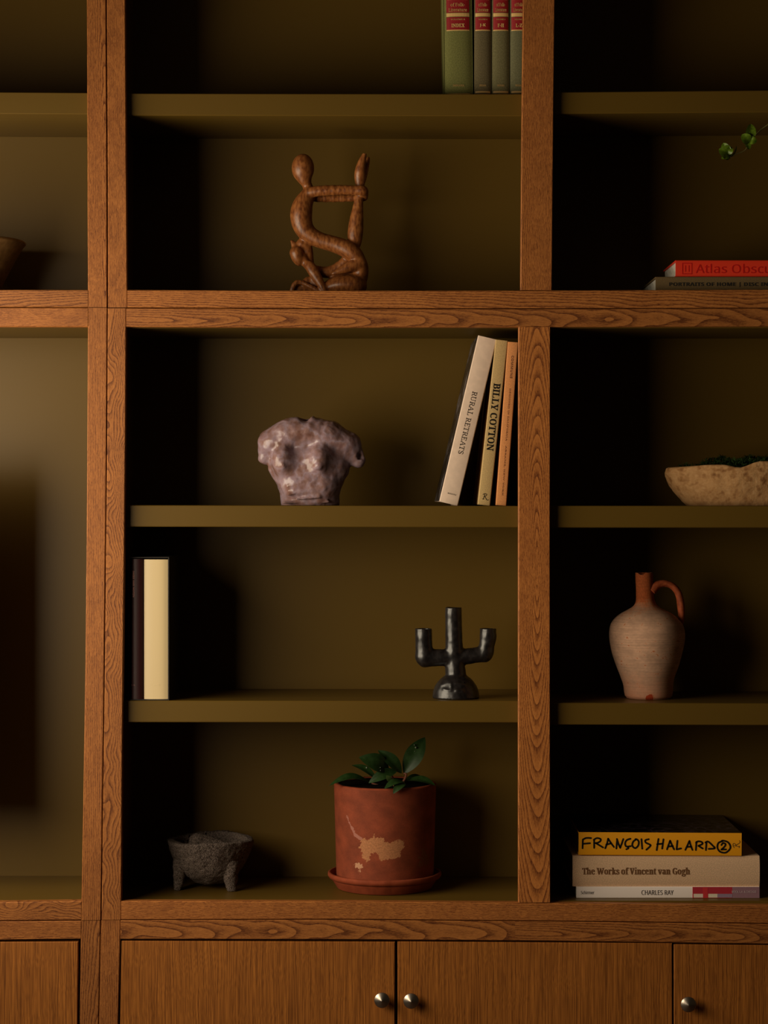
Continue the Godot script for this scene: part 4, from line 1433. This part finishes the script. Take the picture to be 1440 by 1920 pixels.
# ------------------------------------------------------------------ stone mortar and pestle
func make_mortar() -> void:
	var zc := -0.165
	var deck := EYE_Y + (EYE_ROW - 1692.5) * 0.001
	var s := S(zc)
	var cx := W(394.5, 1600, zc).x
	var r := thing("mortar", "rough grey stone mortar on three stubby legs, left of the terracotta pot", "mortar", Vector3(cx, deck, zc))
	var stone := triplanar(mat(rgb(126, 112, 104), 0.9, 0.3), noise_tex(100, 0.05, [0.2, 0.42, 0.5, 0.8], [Color(0.35, 0.34, 0.33), Color(0.7, 0.68, 0.66), Color(0.86, 0.84, 0.82), Color(1, 1, 1)], 512, 5), 9.0)
	bumped(stone, noise_tex(101, 0.09, [0.0, 0.35, 0.55, 1.0], [Color.BLACK, Color(0.4, 0.4, 0.4), Color.WHITE, Color.WHITE], 512, 3), 0.22)
	var rim := W(0, 1573, zc).y - deck
	var R := 81.0 * s
	var f := Field.new(Vector3(-0.095, -0.005, -0.095), Vector3(0.095, 0.125, 0.095), 0.0026)
	# bowl: outer ellipsoid cut at the rim and hollowed
	f.ell(Vector3(0, rim + 0.006, 0), Vector3(R, rim - 0.031, R), 0.004)
	f.cap(Vector3(0, rim - 0.012, 0), Vector3(0, rim + 0.01, 0), R * 0.9, R * 0.98, 0.01)
	f.ell(Vector3(0, rim + 0.012, 0), Vector3(R * 0.86, rim - 0.040, R * 0.86), 0.004, -1)
	for z in f.nz:
		for y in f.ny:
			var row := (z * f.ny + y) * f.nx
			for x in f.nx:
				var px := f.lo.x + x * f.cell
				var top := rim + 0.0020 * sin(px * 40.0 + 1.0) + 0.0020
				f.f[row + x] = maxf(f.f[row + x], f.lo.y + y * f.cell - top)
	f.roughen(noise(102, 30.0, 2), 0.0024)
	f.roughen(noise(103, 120.0, 2), 0.0016)
	var mb := MB.new()
	f.mesh(mb)
	part(r, "bowl", mb.mesh(), stone)
	# legs: two in front, one behind
	for q in [[-0.0545, 0.026, -0.0605, 0.034, 0.0165, 0.0070], [0.041, 0.040, 0.0445, 0.044, 0.0185, 0.0090], [0.012, -0.046, 0.0145, -0.054, 0.016, 0.011]]:
		var g := Field.new(Vector3(q[2] - 0.036, -0.004, q[3] - 0.036), Vector3(q[2] + 0.036, 0.082, q[3] + 0.036), 0.0024)
		var dx: float = q[0]
		g.cap(Vector3(dx, 0.050, q[1]), Vector3(q[2], 0.0, q[3]), q[4], q[5], 0.003)
		g.roughen(noise(104, 60.0, 2), 0.0022)
		g.floor_at(0.0)
		mb = MB.new()
		g.mesh(mb)
		part(r, "leg", mb.mesh(), stone)
	# the pestle lies in the bowl
	var p := thing("pestle", "short grey stone pestle lying inside the stone mortar", "pestle", Vector3(cx - 0.006, deck + rim - 0.017, zc))
	var h := Field.new(Vector3(-0.055, -0.03, -0.04), Vector3(0.065, 0.04, 0.045), 0.0024)
	h.cap(Vector3(-0.019, 0.013, 0.008), Vector3(0.042, -0.004, -0.004), 0.0165, 0.0135, 0.003)
	h.roughen(noise(105, 70.0, 2), 0.0018)
	mb = MB.new()
	h.mesh(mb)
	part(p, "body", mb.mesh(), stone)

# ------------------------------------------------------------------ terracotta pot with a young plant
const POT_PATCH := [482, 1178, 520, 1170, 560, 1185, 600, 1150, 622, 1125, 634, 1160, 690, 1160, 715, 1165, 728, 1205, 770, 1212, 820, 1196, 880, 1188, 925, 1200, 925, 1270, 890, 1310, 885, 1370, 800, 1385, 740, 1395, 665, 1400, 672, 1345, 640, 1322, 575, 1325, 575, 1400, 545, 1425, 500, 1385, 490, 1320, 465, 1270, 485, 1230]

func pot_texture() -> ImageTexture:
	# unrolled wall: 0..1 round the pot (0.5 faces the room), down the wall; mm grid of the photo
	var w := 1024
	var h := 384
	var im := Image.create(w, h, false, Image.FORMAT_RGB8)
	var n1 := noise(110, 0.012, 4)
	var n2 := noise(111, 0.08, 3)
	var poly := PackedVector2Array(v2(POT_PATCH))
	var poly2 := PackedVector2Array(v2([410, 1450, 450, 1440, 500, 1465, 490, 1490, 470, 1500, 465, 1550, 455, 1500, 420, 1490]))
	var poly3 := PackedVector2Array(v2([1085, 1400, 1110, 1340, 1130, 1260, 1160, 1270, 1150, 1330, 1185, 1400, 1190, 1490, 1080, 1500]))
	var scratch := [Vector2(340, 950), Vector2(385, 1060), Vector2(430, 1150), Vector2(485, 1180)]
	for j in h:
		for i in w:
			# where this point of the wall stands in the photograph's zoom
			var a := (float(i) / w - 0.5) * TAU
			var q := Vector2(732 + sin(a) * 520, 655 + float(j) / h * 1078)
			var jit := Vector2(n2.get_noise_2d(i, j), n2.get_noise_2d(i + 500, j)) * 22.0
			var c := Vector3(138, 66, 42) * (0.95 + 0.16 * n1.get_noise_2d(i, j) + 0.06 * n2.get_noise_2d(i * 2.0, j * 2.0))
			if absf(a) < PI / 2:
				if Geometry2D.is_point_in_polygon(q + jit, poly):
					c = Vector3(182, 122, 82) * (0.97 + 0.14 * n2.get_noise_2d(i * 1.5, j * 1.5))
				elif Geometry2D.is_point_in_polygon(q + jit, poly2):
					c = Vector3(190, 140, 108)
				elif Geometry2D.is_point_in_polygon(q + jit * 1.6, poly3) and n2.get_noise_2d(i * 1.3, j * 1.3) > -0.1:
					c = Vector3(128, 84, 52)
				else:
					for k in 3:
						if Geometry2D.get_closest_point_to_segment(q, scratch[k], scratch[k + 1]).distance_to(q + jit * 0.4) < [6, 13, 18][k]:
							c = Vector3(166, 108, 94)
				if n2.get_noise_2d(i * 3.0 + 90, j * 3.0) > 0.55:
					c *= 1.12
			im.set_pixel(i, j, Color(minf(c.x, 255) / 255.0, minf(c.y, 255) / 255.0, minf(c.z, 255) / 255.0))
	return ImageTexture.create_from_image(im)

func leaf(base: Vector3, tip: Vector3, width: float, face: Vector3, bow := 0.0, fold := 0.25, widest := 0.5, fullness := 0.8) -> MB:
	# face: the way the upper side looks; bow: how far the midrib arches towards face
	var mb := MB.new()
	var d := tip - base
	var side := d.cross(face).normalized()
	var up := side.cross(d).normalized()
	var nl := 14
	var nc := 6
	for lay in 2:
		var rows := []
		for i in nl + 1:
			var t := float(i) / nl
			var e := t / widest * 0.5 if t < widest else 0.5 + (t - widest) / (1.0 - widest) * 0.5
			var hw := width / 2 * pow(sin(PI * clampf(e, 0.0, 1.0)), fullness) * (1.0 - 0.15 * t)
			var c := base + d * t + up * (bow * sin(PI * t))
			var row := []
			for j in nc + 1:
				var s := -1.0 + 2.0 * j / nc
				var th := 0.0005 * (1.0 - s * s) * sin(PI * clampf(t, 0.02, 0.98)) * (1.0 if lay == 0 else -1.0)
				row.append(c + side * (s * hw) + up * (absf(s) * hw * fold + th))
			rows.append(row)
		mb.grid(rows, false, [], lay == 1)
	mb.smooth()
	return mb

func make_potted_plant() -> void:
	var zc := -0.165
	var deck := EYE_Y + (EYE_ROW - 1692.5) * 0.001
	var s := S(zc)
	var k := s / 5.538
	var cx := W(722, 1600, zc).x
	# saucer
	var terra := triplanar(mat(rgb(150, 70, 43), 0.75, 0.3), noise_tex(115, 0.02, [0.2, 0.8], [Color(0.84, 0.82, 0.8), Color(1, 1, 1)], 256), 8.0)
	var sr := 590.0 * k
	var rim_y := W(0, 1360 + 1512 / 5.538, zc).y - deck
	var prof := [Vector2(0, 0), Vector2(sr - 0.022, 0), Vector2(sr - 0.018, 0.0015), Vector2(sr - 0.010, rim_y * 0.46), Vector2(sr - 0.0075, rim_y * 0.56), Vector2(sr - 0.0085, rim_y * 0.60), Vector2(sr - 0.003, rim_y * 0.64), Vector2(sr, rim_y * 0.80), Vector2(sr - 0.0005, rim_y * 0.95), Vector2(sr - 0.003, rim_y), Vector2(sr - 0.007, rim_y * 0.97), Vector2(sr - 0.011, rim_y * 0.55), Vector2(sr - 0.018, 0.007), Vector2(0, 0.006)]
	var r := thing("plant_saucer", "round terracotta saucer under the terracotta plant pot", "saucer", Vector3(cx - 0.001, deck, zc))
	part(r, "body", lathe(prof, 72).mesh(), terra)
	# pot
	var base := deck + 0.0065
	var ph := W(0, 1360 + 592 / 5.538, zc).y - base
	var pr := 530.0 * k
	r = thing("potted_plant", "cylindrical terracotta pot with pale scuffs and a dark-leaved young plant", "plant", Vector3(cx, base, zc))
	var wall := [Vector2(pr, ph - 0.003), Vector2(pr - 0.0002, ph - 0.012), Vector2(pr - 0.004, 0.006), Vector2(pr - 0.005, 0.002)]
	var pm := mat(Color.WHITE, 0.75, 0.3)
	pm.albedo_texture = pot_texture()
	# wall in fine steps so that the print keeps its place; the seam of the lathe faces away
	var steps := []
	for i in 25:
		var t := i / 24.0
		steps.append(Vector2(lerpf(pr, pr - 0.005, t), lerpf(ph - 0.003, 0.002, t)))
	var mb := MB.new()
	var rows := []
	for p in steps:
		var row := []
		for q in 97:
			var a := -PI + TAU * q / 96
			row.append(Vector3(sin(a) * p.x, p.y, cos(a) * p.x))
		rows.append(row)
	mb.grid(rows, false, [], true)
	mb.smooth()
	part(r, "pot", mb.mesh(), pm)
	var inner := lathe([Vector2(pr - 0.005, 0.002), Vector2(pr - 0.007, 0), Vector2(0, 0)], 72)
	part(r, "pot_base", inner.mesh(), terra)
	inner = lathe([Vector2(pr, ph - 0.003), Vector2(pr - 0.001, ph - 0.0008), Vector2(pr - 0.003, ph), Vector2(pr - 0.007, ph), Vector2(pr - 0.009, ph - 0.001), Vector2(pr - 0.010, ph - 0.003), Vector2(pr - 0.011, ph - 0.05)], 72)
	part(r, "pot_rim", inner.mesh(), terra)
	var soil := lathe([Vector2(pr - 0.0098, ph - 0.0025), Vector2(pr * 0.8, ph - 0.0005), Vector2(pr * 0.5, ph + 0.001), Vector2(0, ph + 0.002)], 40)
	part(r, "soil", soil.mesh(), triplanar(mat(rgb(28, 20, 14), 1.0, 0.1), noise_tex(116, 0.08, [0.2, 0.8], [Color(0.5, 0.5, 0.5), Color(1, 1, 1)], 256), 10.0))
	var o := r.position
	var P := func(x: float, y: float, dz := 0.0) -> Vector3: return W(590 + x / 5.538, 1360 + y / 5.538, zc + dz * 0.001) - o
	var green := triplanar(mat(rgb(42, 66, 30), 0.42, 0.4), noise_tex(117, 0.02, [0.3, 0.8], [Color(0.75, 0.8, 0.7), Color(1, 1, 1)], 256), 14.0)
	green.backlight_enabled = true
	green.backlight = Color(0.05, 0.08, 0.02)
	var light_green := mat(rgb(70, 90, 44), 0.35)
	# base, tip, width, facing, bow, fold
	var leaves := [
		[925, 505, 30, 1146, 122, 10, 205, Vector3(-0.25, -0.1, 1), 6, 0.18],
		[905, 500, 36, 656, 258, 34, 150, Vector3(0.35, 0.45, 1), 8, 0.3],
		[775, 470, 40, 458, 332, 62, 205, Vector3(0.0, 0.55, 1), 10, 0.2],
		[640, 560, 20, 384, 414, -6, 100, Vector3(-0.1, 1, 0.5), 8, 0.3],
		[590, 605, 40, 150, 628, 62, 150, Vector3(0.1, 1, 0.35), 15, 0.3],
		[860, 470, 40, 560, 600, 60, 130, Vector3(-0.1, 0.6, 1), 8, 0.3],
		[940, 592, 78, 722, 662, 106, 110, Vector3(0.0, 1, 0.5), 8, 0.2],
		[950, 575, 30, 1255, 628, 52, 150, Vector3(0.0, 1, 0.35), 6, 0.3],
		[940, 565, 10, 1175, 580, -20, 110, Vector3(0.1, 1, 0.3), 7, 0.3],
		[932, 596, 78, 815, 712, 108, 110, Vector3(-0.1, 0.6, 1), 9, 0.2],
	]
	for l in leaves:
		var m := leaf(P.call(l[0], l[1], l[2]), P.call(l[3], l[4], l[5]), l[6] * k, l[7], l[8] * 0.001, l[9])
		part(r, "leaf", m.mesh(), green)
	part(r, "leaf", leaf(P.call(800, 585, 62), P.call(742, 520, 70), 60 * k, Vector3(0, 0.2, 1), 0.001, 0.1).mesh(), light_green)
	var stem := MB.new()
	tube(stem, catmull([P.call(880, 720, 40), P.call(905, 610, 42), P.call(935, 560, 40), P.call(950, 510, 34), P.call(925, 500, 32)], 5), [0.0028, 0.0027, 0.0026, 0.0026, 0.0026, 0.0025, 0.0025, 0.0025, 0.0024, 0.0024, 0.0024, 0.0023, 0.0022, 0.0022, 0.002, 0.002, 0.002, 0.002, 0.002, 0.002, 0.0018], 8)
	tube(stem, [P.call(905, 600, 42), P.call(820, 560, 44), P.call(775, 475, 40)], [0.002, 0.0018, 0.0015], 8)
	tube(stem, [P.call(900, 640, 40), P.call(720, 640, 40), P.call(590, 600, 40)], [0.002, 0.0018, 0.0015], 8)
	tube(stem, [P.call(795, 560, 60), P.call(810, 610, 64), P.call(850, 650, 60)], [0.0018, 0.0018, 0.0015], 8)
	stem.smooth()
	part(r, "stem", stem.mesh(), mat(rgb(120, 70, 50), 0.6))
	# chalky water spots on the tallest leaf
	var spot_m := mat(rgb(112, 118, 100), 0.7)
	for q in [[1050, 232, 10], [1036, 205, 6], [1040, 270, 5], [1048, 315, 6], [540, 442, 9], [682, 440, 5], [684, 470, 5]]:
		var spot := MB.new()
		var c: Vector3 = P.call(q[0], q[1], 26 if q[0] > 900 else 64)
		tube(spot, [c + Vector3(0, 0, -0.006), c + Vector3(0, 0, -0.001), c], [q[2] * k, q[2] * k, q[2] * k * 0.6], 8)
		spot.smooth()
		part(r, "water_spot", spot.mesh(), spot_m)

# ------------------------------------------------------------------ trailing vine, its pot stands beyond the right edge
func make_vine() -> void:
	var zc := -0.09
	var deck := EYE_Y + (EYE_ROW - 545.2) * 0.001
	var pc := W(1660, 540, zc)
	var r := thing("trailing_vine", "thin trailing vine with round bright green leaves hanging in at the right edge", "plant", Vector3(pc.x, deck, zc))
	var o := r.position
	var P := func(x: float, y: float, dz := 0.0) -> Vector3: return W(1180 + x / 5.485, 210 + y / 5.485, zc + dz * 0.001) - o
	var prof := [Vector2(0, 0), Vector2(0.045, 0), Vector2(0.049, 0.003), Vector2(0.062, 0.11), Vector2(0.066, 0.112), Vector2(0.067, 0.13), Vector2(0.063, 0.132), Vector2(0.058, 0.128), Vector2(0.05, 0.1), Vector2(0, 0.098)]
	part(r, "pot", lathe(prof, 40).mesh(), mat(rgb(120, 110, 100), 0.6))
	var tip := [P.call(1040, 460, 4), P.call(1110, 430, 2), P.call(1195, 388, 0), P.call(1230, 310, 0), P.call(1310, 225, 0), P.call(1420, 135, 0), P.call(1800, -100, -6), P.call(2400, 200, -10), Vector3(0, 0.1, 0)]
	var path := catmull(tip, 6)
	var rad := []
	for q in path.size():
		rad.append(0.0011 + 0.0006 * q / path.size())
	var mb := MB.new()
	tube(mb, path, rad, 8)
	mb.smooth()
	part(r, "stem", mb.mesh(), mat(rgb(120, 110, 60), 0.6))
	var g := triplanar(mat(rgb(112, 140, 34), 0.4, 0.5), noise_tex(120, 0.02, [0.2, 0.8], [Color(0.7, 0.75, 0.6), Color(1, 1, 1)], 256), 30.0)
	g.backlight_enabled = true
	g.backlight = Color(0.1, 0.14, 0.02)
	var k := S(zc) / 5.485
	for l in [[1035, 470, 4, 918, 385, 12, 175, Vector3(0.1, 0.3, 1), 5.0, 0.35], [1040, 462, 2, 965, 318, 4, 110, Vector3(-0.5, 0.2, 1), 3.0, 0.5], [1020, 440, 10, 1055, 365, 10, 80, Vector3(-0.4, 0.1, 1), 3.0, 0.2], [1048, 455, 4, 1100, 345, 4, 50, Vector3(1, 0.2, 0.4), 2.0, 0.3], [1040, 470, 10, 945, 480, 18, 70, Vector3(0, 0.6, 1), 3.0, 0.3],
			[1225, 300, 6, 1250, 122, 10, 120, Vector3(0.2, 0.2, 1), 4.0, 0.35], [1230, 320, 8, 1155, 232, 14, 120, Vector3(-0.2, 0.3, 1), 4.0, 0.3], [1235, 300, 6, 1312, 300, 12, 95, Vector3(0.2, 0.1, 1), 4.0, 0.25], [1235, 385, 2, 1190, 290, 4, 70, Vector3(0.3, 0, 1), 2.0, 0.3]]:
		part(r, "leaf", leaf(P.call(l[0], l[1], l[2]), P.call(l[3], l[4], l[5]), l[6] * k, l[7], l[8] * 0.001, l[9], 0.52, 0.5).mesh(), g)
	# the foliage in the pot
	var rng := RandomNumberGenerator.new()
	rng.seed = 7
	for q in 22:
		var a := rng.randf() * TAU
		var b := Vector3(cos(a) * 0.03, 0.1, sin(a) * 0.03)
		var t := b + Vector3(cos(a) * rng.randf_range(0.03, 0.07), rng.randf_range(0.01, 0.08), sin(a) * rng.randf_range(0.03, 0.07))
		part(r, "leaf", leaf(b, t, 0.03, Vector3(0, 1, 0.2), 0.01, 0.2).mesh(), g)

# ------------------------------------------------------------------ pale wooden bowl with moss
func make_moss_bowl() -> void:
	var zc := -0.14
	var s := S(zc)
	var top := EYE_Y + (EYE_ROW - 948.6) * S(-0.0215)
	var c := W(1432, 945, zc)
	var r := thing("wooden_bowl", "pale weathered wooden bowl with a nicked rim at the right edge", "bowl", Vector3(c.x, top, zc))
	var rx := 186.0 * s
	var rz := 0.105
	var nz := noise(130, 6.0, 3)
	var rim_at := func(a: float) -> float:
		var px := 1432.0 + sin(a) * 186.0
		var h := 72.0 + 4.0 * smoothstep(1250.0, 1330.0, px)
		if cos(a) > 0.0:
			h -= 6.0 * exp(-pow((px - 1368.0) / 16.0, 2))
			h += 6.0 * smoothstep(1380.0, 1410.0, px)
		else:
			h -= 7.0
		return h * s
	# outside profile (share of the radius, share of the height), then over the rim and inside
	var outp := [Vector2(0.0, 0.0), Vector2(0.70, 0.0), Vector2(0.77, 0.005), Vector2(0.815, 0.12), Vector2(0.865, 0.27), Vector2(0.91, 0.42), Vector2(0.945, 0.56), Vector2(0.975, 0.72), Vector2(0.995, 0.85), Vector2(1.0, 0.92), Vector2(0.995, 0.97), Vector2(0.975, 1.0), Vector2(0.945, 1.0), Vector2(0.92, 0.97), Vector2(0.88, 0.78), Vector2(0.80, 0.5), Vector2(0.62, 0.26), Vector2(0.0, 0.18)]
	var rows := []
	for p in outp:
		var row := []
		for q in 97:
			var a := TAU * q / 96 + PI
			var h: float = rim_at.call(a)
			var wob := 1.0 + 0.025 * nz.get_noise_3d(sin(a), cos(a), p.y) + 0.008 * nz.get_noise_3d(sin(a) * 4.0, cos(a) * 4.0, p.y * 4.0)
			if q == 96:
				row.append(row[0])
			else:
				row.append(Vector3(sin(a) * rx * p.x * wob, p.y * h, cos(a) * rz * p.x * wob))
		rows.append(row)
	var mb := MB.new()
	mb.grid(rows, false)
	mb.smooth()
	var m := triplanar(mat(Color.WHITE, 0.8, 0.3), noise_tex(131, 0.012, [0.05, 0.3, 0.45, 0.62, 0.9], [rgb(100, 60, 30), rgb(154, 110, 66), rgb(184, 142, 96), rgb(172, 128, 82), rgb(200, 160, 114)], 512, 6), 7.0)
	bumped(m, noise_tex(132, 0.04, [0, 1], [Color.BLACK, Color.WHITE], 256, 4), 0.1)
	part(r, "body", mb.mesh(), m)
	# moss: springy dark tufts heaped above the rim
	var tuft := MB.new()
	var rng := RandomNumberGenerator.new()
	rng.seed = 5
	for q in 9:
		var a := rng.randf() * TAU
		var d := Vector3(cos(a) * rng.randf_range(0.3, 0.8), rng.randf_range(0.4, 1.0), sin(a) * rng.randf_range(0.3, 0.8)).normalized() * rng.randf_range(0.6, 1.0)
		var sd := d.cross(Vector3(0.3, 1, 0.2)).normalized() * 0.09
		var bend := Vector3(cos(a) * 0.25, -0.15, sin(a) * 0.25)
		tuft.quad(-sd, sd, d * 0.6 + sd * 0.8, d * 0.6 - sd * 0.8, Vector3(0.1, 0.6, 0.8))
		tuft.quad(d * 0.6 - sd * 0.8, d * 0.6 + sd * 0.8, d + bend + sd * 0.2, d + bend - sd * 0.2, Vector3(0.1, 0.6, 0.8))
	var mm := MultiMesh.new()
	mm.transform_format = MultiMesh.TRANSFORM_3D
	mm.mesh = tuft.mesh()
	mm.instance_count = 2600
	var hn := noise(133, 14.0, 3)
	for q in mm.instance_count:
		var a := rng.randf() * TAU
		var rr := sqrt(rng.randf()) * 0.86
		var x := cos(a) * rx * rr
		var z := sin(a) * rz * rr
		var hh := 0.070 + 0.020 * (1.0 - rr * rr) + 0.020 * hn.get_noise_2d(x, z)
		hh -= 0.012 * smoothstep(-0.10, -0.155, x)
		var b := Basis(Vector3(rng.randf() - 0.5, 1, rng.randf() - 0.5).normalized(), rng.randf() * TAU).scaled(Vector3.ONE * rng.randf_range(0.005, 0.011))
		mm.set_instance_transform(q, Transform3D(b, Vector3(x, hh - rng.randf() * 0.012, z)))
	var mo := MultiMeshInstance3D.new()
	mo.name = "moss"
	mo.multimesh = mm
	mo.material_override = mat(rgb(44, 62, 26), 0.9, 0.2)
	mo.position = Vector3(c.x, top, zc)
	add_child(mo)
	mo.set_meta("kind", "stuff")
	mo.set_meta("label", "dark green moss heaped inside the pale wooden bowl")
	mo.set_meta("category", "moss")

# ------------------------------------------------------------------ clay jug
func jug_texture() -> ImageTexture:
	var w := 768
	var h := 768
	var im := Image.create(w, h, false, Image.FORMAT_RGB8)
	var n1 := noise(140, 0.012, 4)
	var n2 := noise(141, 0.05, 3)
	var n3 := noise(142, 0.02, 2)
	for j in h:
		var y := float(j) / h          # 0 foot .. 1 mouth
		for i in w:
			var ring := n3.get_noise_2d(i * 0.12, j * 6.0)
			var a := n1.get_noise_2d(i, j)
			var b := n2.get_noise_2d(i, j)
			var slip := Vector3(218, 172, 142) * (0.94 + 0.12 * a + 0.07 * ring + 0.05 * b)
			var clay := Vector3(178, 92, 48) * (0.95 + 0.14 * b + 0.06 * ring)
			# the pale slip was wiped off the neck, thinly and unevenly
			var bare := clampf((y - 0.685 + 0.05 * a + 0.03 * ring) * 9.0, 0.0, 1.0)
			var worn := clampf((b * 0.8 + a * 0.5 - 0.48) * 8.0, 0.0, 1.0) * 0.75
			var c := slip.lerp(clay, maxf(bare, worn))
			c = c.lerp(Vector3(178, 112, 82), clampf((0.24 - y + 0.1 * a) * 2.4, 0.0, 0.6))
			# the chip at the foot
			var u := float(i) / w
			if absf(u - 0.487) < 0.028 - absf(y - 0.012) * 0.35 and y < 0.045 + 0.01 * b + (u - 0.487) * 0.4:
				c = Vector3(160, 58, 26)
			im.set_pixel(i, h - 1 - j, Color(c.x / 255.0, c.y / 255.0, c.z / 255.0).clamp())
	return ImageTexture.create_from_image(im)

func make_jug() -> void:
	var zc := -0.13
	var s := S(zc)
	var k := s / 6.857
	var top := EYE_Y + (EYE_ROW - 1318.6) * S(-0.0215)
	var base := W(1120 + 657 / 6.857, 1307, zc)
	var r := thing("clay_jug", "dusty terracotta jug with one loop handle and a chipped mouth", "jug", Vector3(base.x, top, zc))
	var o := r.position
	var P := func(x: float, y: float, dz := 0.0) -> Vector3: return W(1120 + x / 6.857, 1050 + y / 6.857, zc) - o + Vector3(0, 0, dz * 0.001)
	# rows of the photograph: y, left edge, right edge
	var rows_px := [[165, 490, 714], [250, 491, 716], [350, 496, 718], [450, 498, 726], [520, 496, 738], [570, 480, 760], [610, 440, 805], [645, 380, 870], [690, 300, 960], [750, 225, 1030], [830, 172, 1095], [930, 155, 1122], [1050, 160, 1118], [1200, 190, 1086], [1350, 240, 1046], [1500, 298, 992], [1600, 332, 974], [1700, 346, 968], [1745, 356, 960]]
	var prof := []
	for q in rows_px:
		prof.append(Vector3(P.call((q[1] + q[2]) / 2.0, q[0]).x, P.call(0, q[0]).y, (q[2] - q[1]) / 2.0 * k))
	prof = catmull(prof, 4)
	# down to the shelf
	var last: Vector3 = prof[-1]
	prof.append(Vector3(last.x, 0.004, last.z - 0.001))
	prof.append(Vector3(last.x, 0.0008, last.z - 0.003))
	prof.append(Vector3(last.x, 0.0, last.z - 0.006))
	prof.append(Vector3(last.x, 0.0, 0.0))
	var chip := noise(143, 2.2, 2)
	var rows := []
	var uvs := []
	# inside of the mouth first
	var mouth: Vector3 = prof[0]
	for q in [[0.0, -0.05, 0.55], [0.006, -0.03, 0.62], [0.003, 0.0, 0.74], [0.0, 0.0, 0.86]]:
		prof.push_front(Vector3(mouth.x, mouth.y + q[1] , mouth.z * q[2]))
	# order: deep inside .. lip .. outside
	var ins := [Vector3(mouth.x, mouth.y - 0.05, mouth.z * 0.62), Vector3(mouth.x, mouth.y - 0.012, mouth.z * 0.66), Vector3(mouth.x, mouth.y - 0.001, mouth.z * 0.76), Vector3(mouth.x, mouth.y + 0.0004, mouth.z * 0.9)]
	prof = ins + prof.slice(4)
	var hgt: float = mouth.y
	for p in prof:
		var row := []
		var ur := []
		for q in 81:
			var a := -PI + TAU * q / 80
			var pt := Vector3(p.x + sin(a) * p.z, p.y, cos(a) * p.z)
			# the broken lip
			if p.y > hgt - 0.006:
				var d := maxf(0.0, 1.0 - pow((a + 0.45) / 0.5, 2)) * 0.0036 + 0.0004 * chip.get_noise_2d(a, 0.0)
				pt.y -= d * clampf((p.y - hgt + 0.006) / 0.006, 0.0, 1.0)
			row.append(pt)
			ur.append(Vector2(float(q) / 80, 1.0 - clampf(p.y / hgt, 0.0, 1.0)))
		rows.append(row)
		uvs.append(ur)
	var mb := MB.new()
	mb.grid(rows, false, uvs, true)
	mb.smooth()
	var m := mat(Color.WHITE, 0.85, 0.3)
	m.albedo_texture = jug_texture()
	part(r, "body", mb.mesh(), m)
	var hp := [P.call(690, 395), P.call(745, 340), P.call(800, 312), P.call(870, 303), P.call(950, 325), P.call(1020, 390), P.call(1058, 480), P.call(1075, 600), P.call(1082, 710), P.call(1078, 800), P.call(1050, 850)]
	var hr := [70, 62, 50, 44, 43, 45, 47, 49, 44, 34, 30]
	var path := catmull(hp, 4)
	var rad := []
	for q in path.size():
		var t := float(q) / (path.size() - 1) * (hr.size() - 1)
		var i := mini(int(t), hr.size() - 2)
		rad.append(lerpf(hr[i], hr[i + 1], t - i) * k)
	mb = MB.new()
	tube(mb, path, rad, 14, 1.35)
	mb.smooth()
	part(r, "handle", mb.mesh(), triplanar(mat(rgb(178, 86, 46), 0.7, 0.4), noise_tex(144, 0.03, [0.2, 0.6, 0.9], [Color(0.75, 0.7, 0.66), Color(0.95, 0.95, 0.95), Color(1.15, 1.25, 1.35)], 256), 10.0))
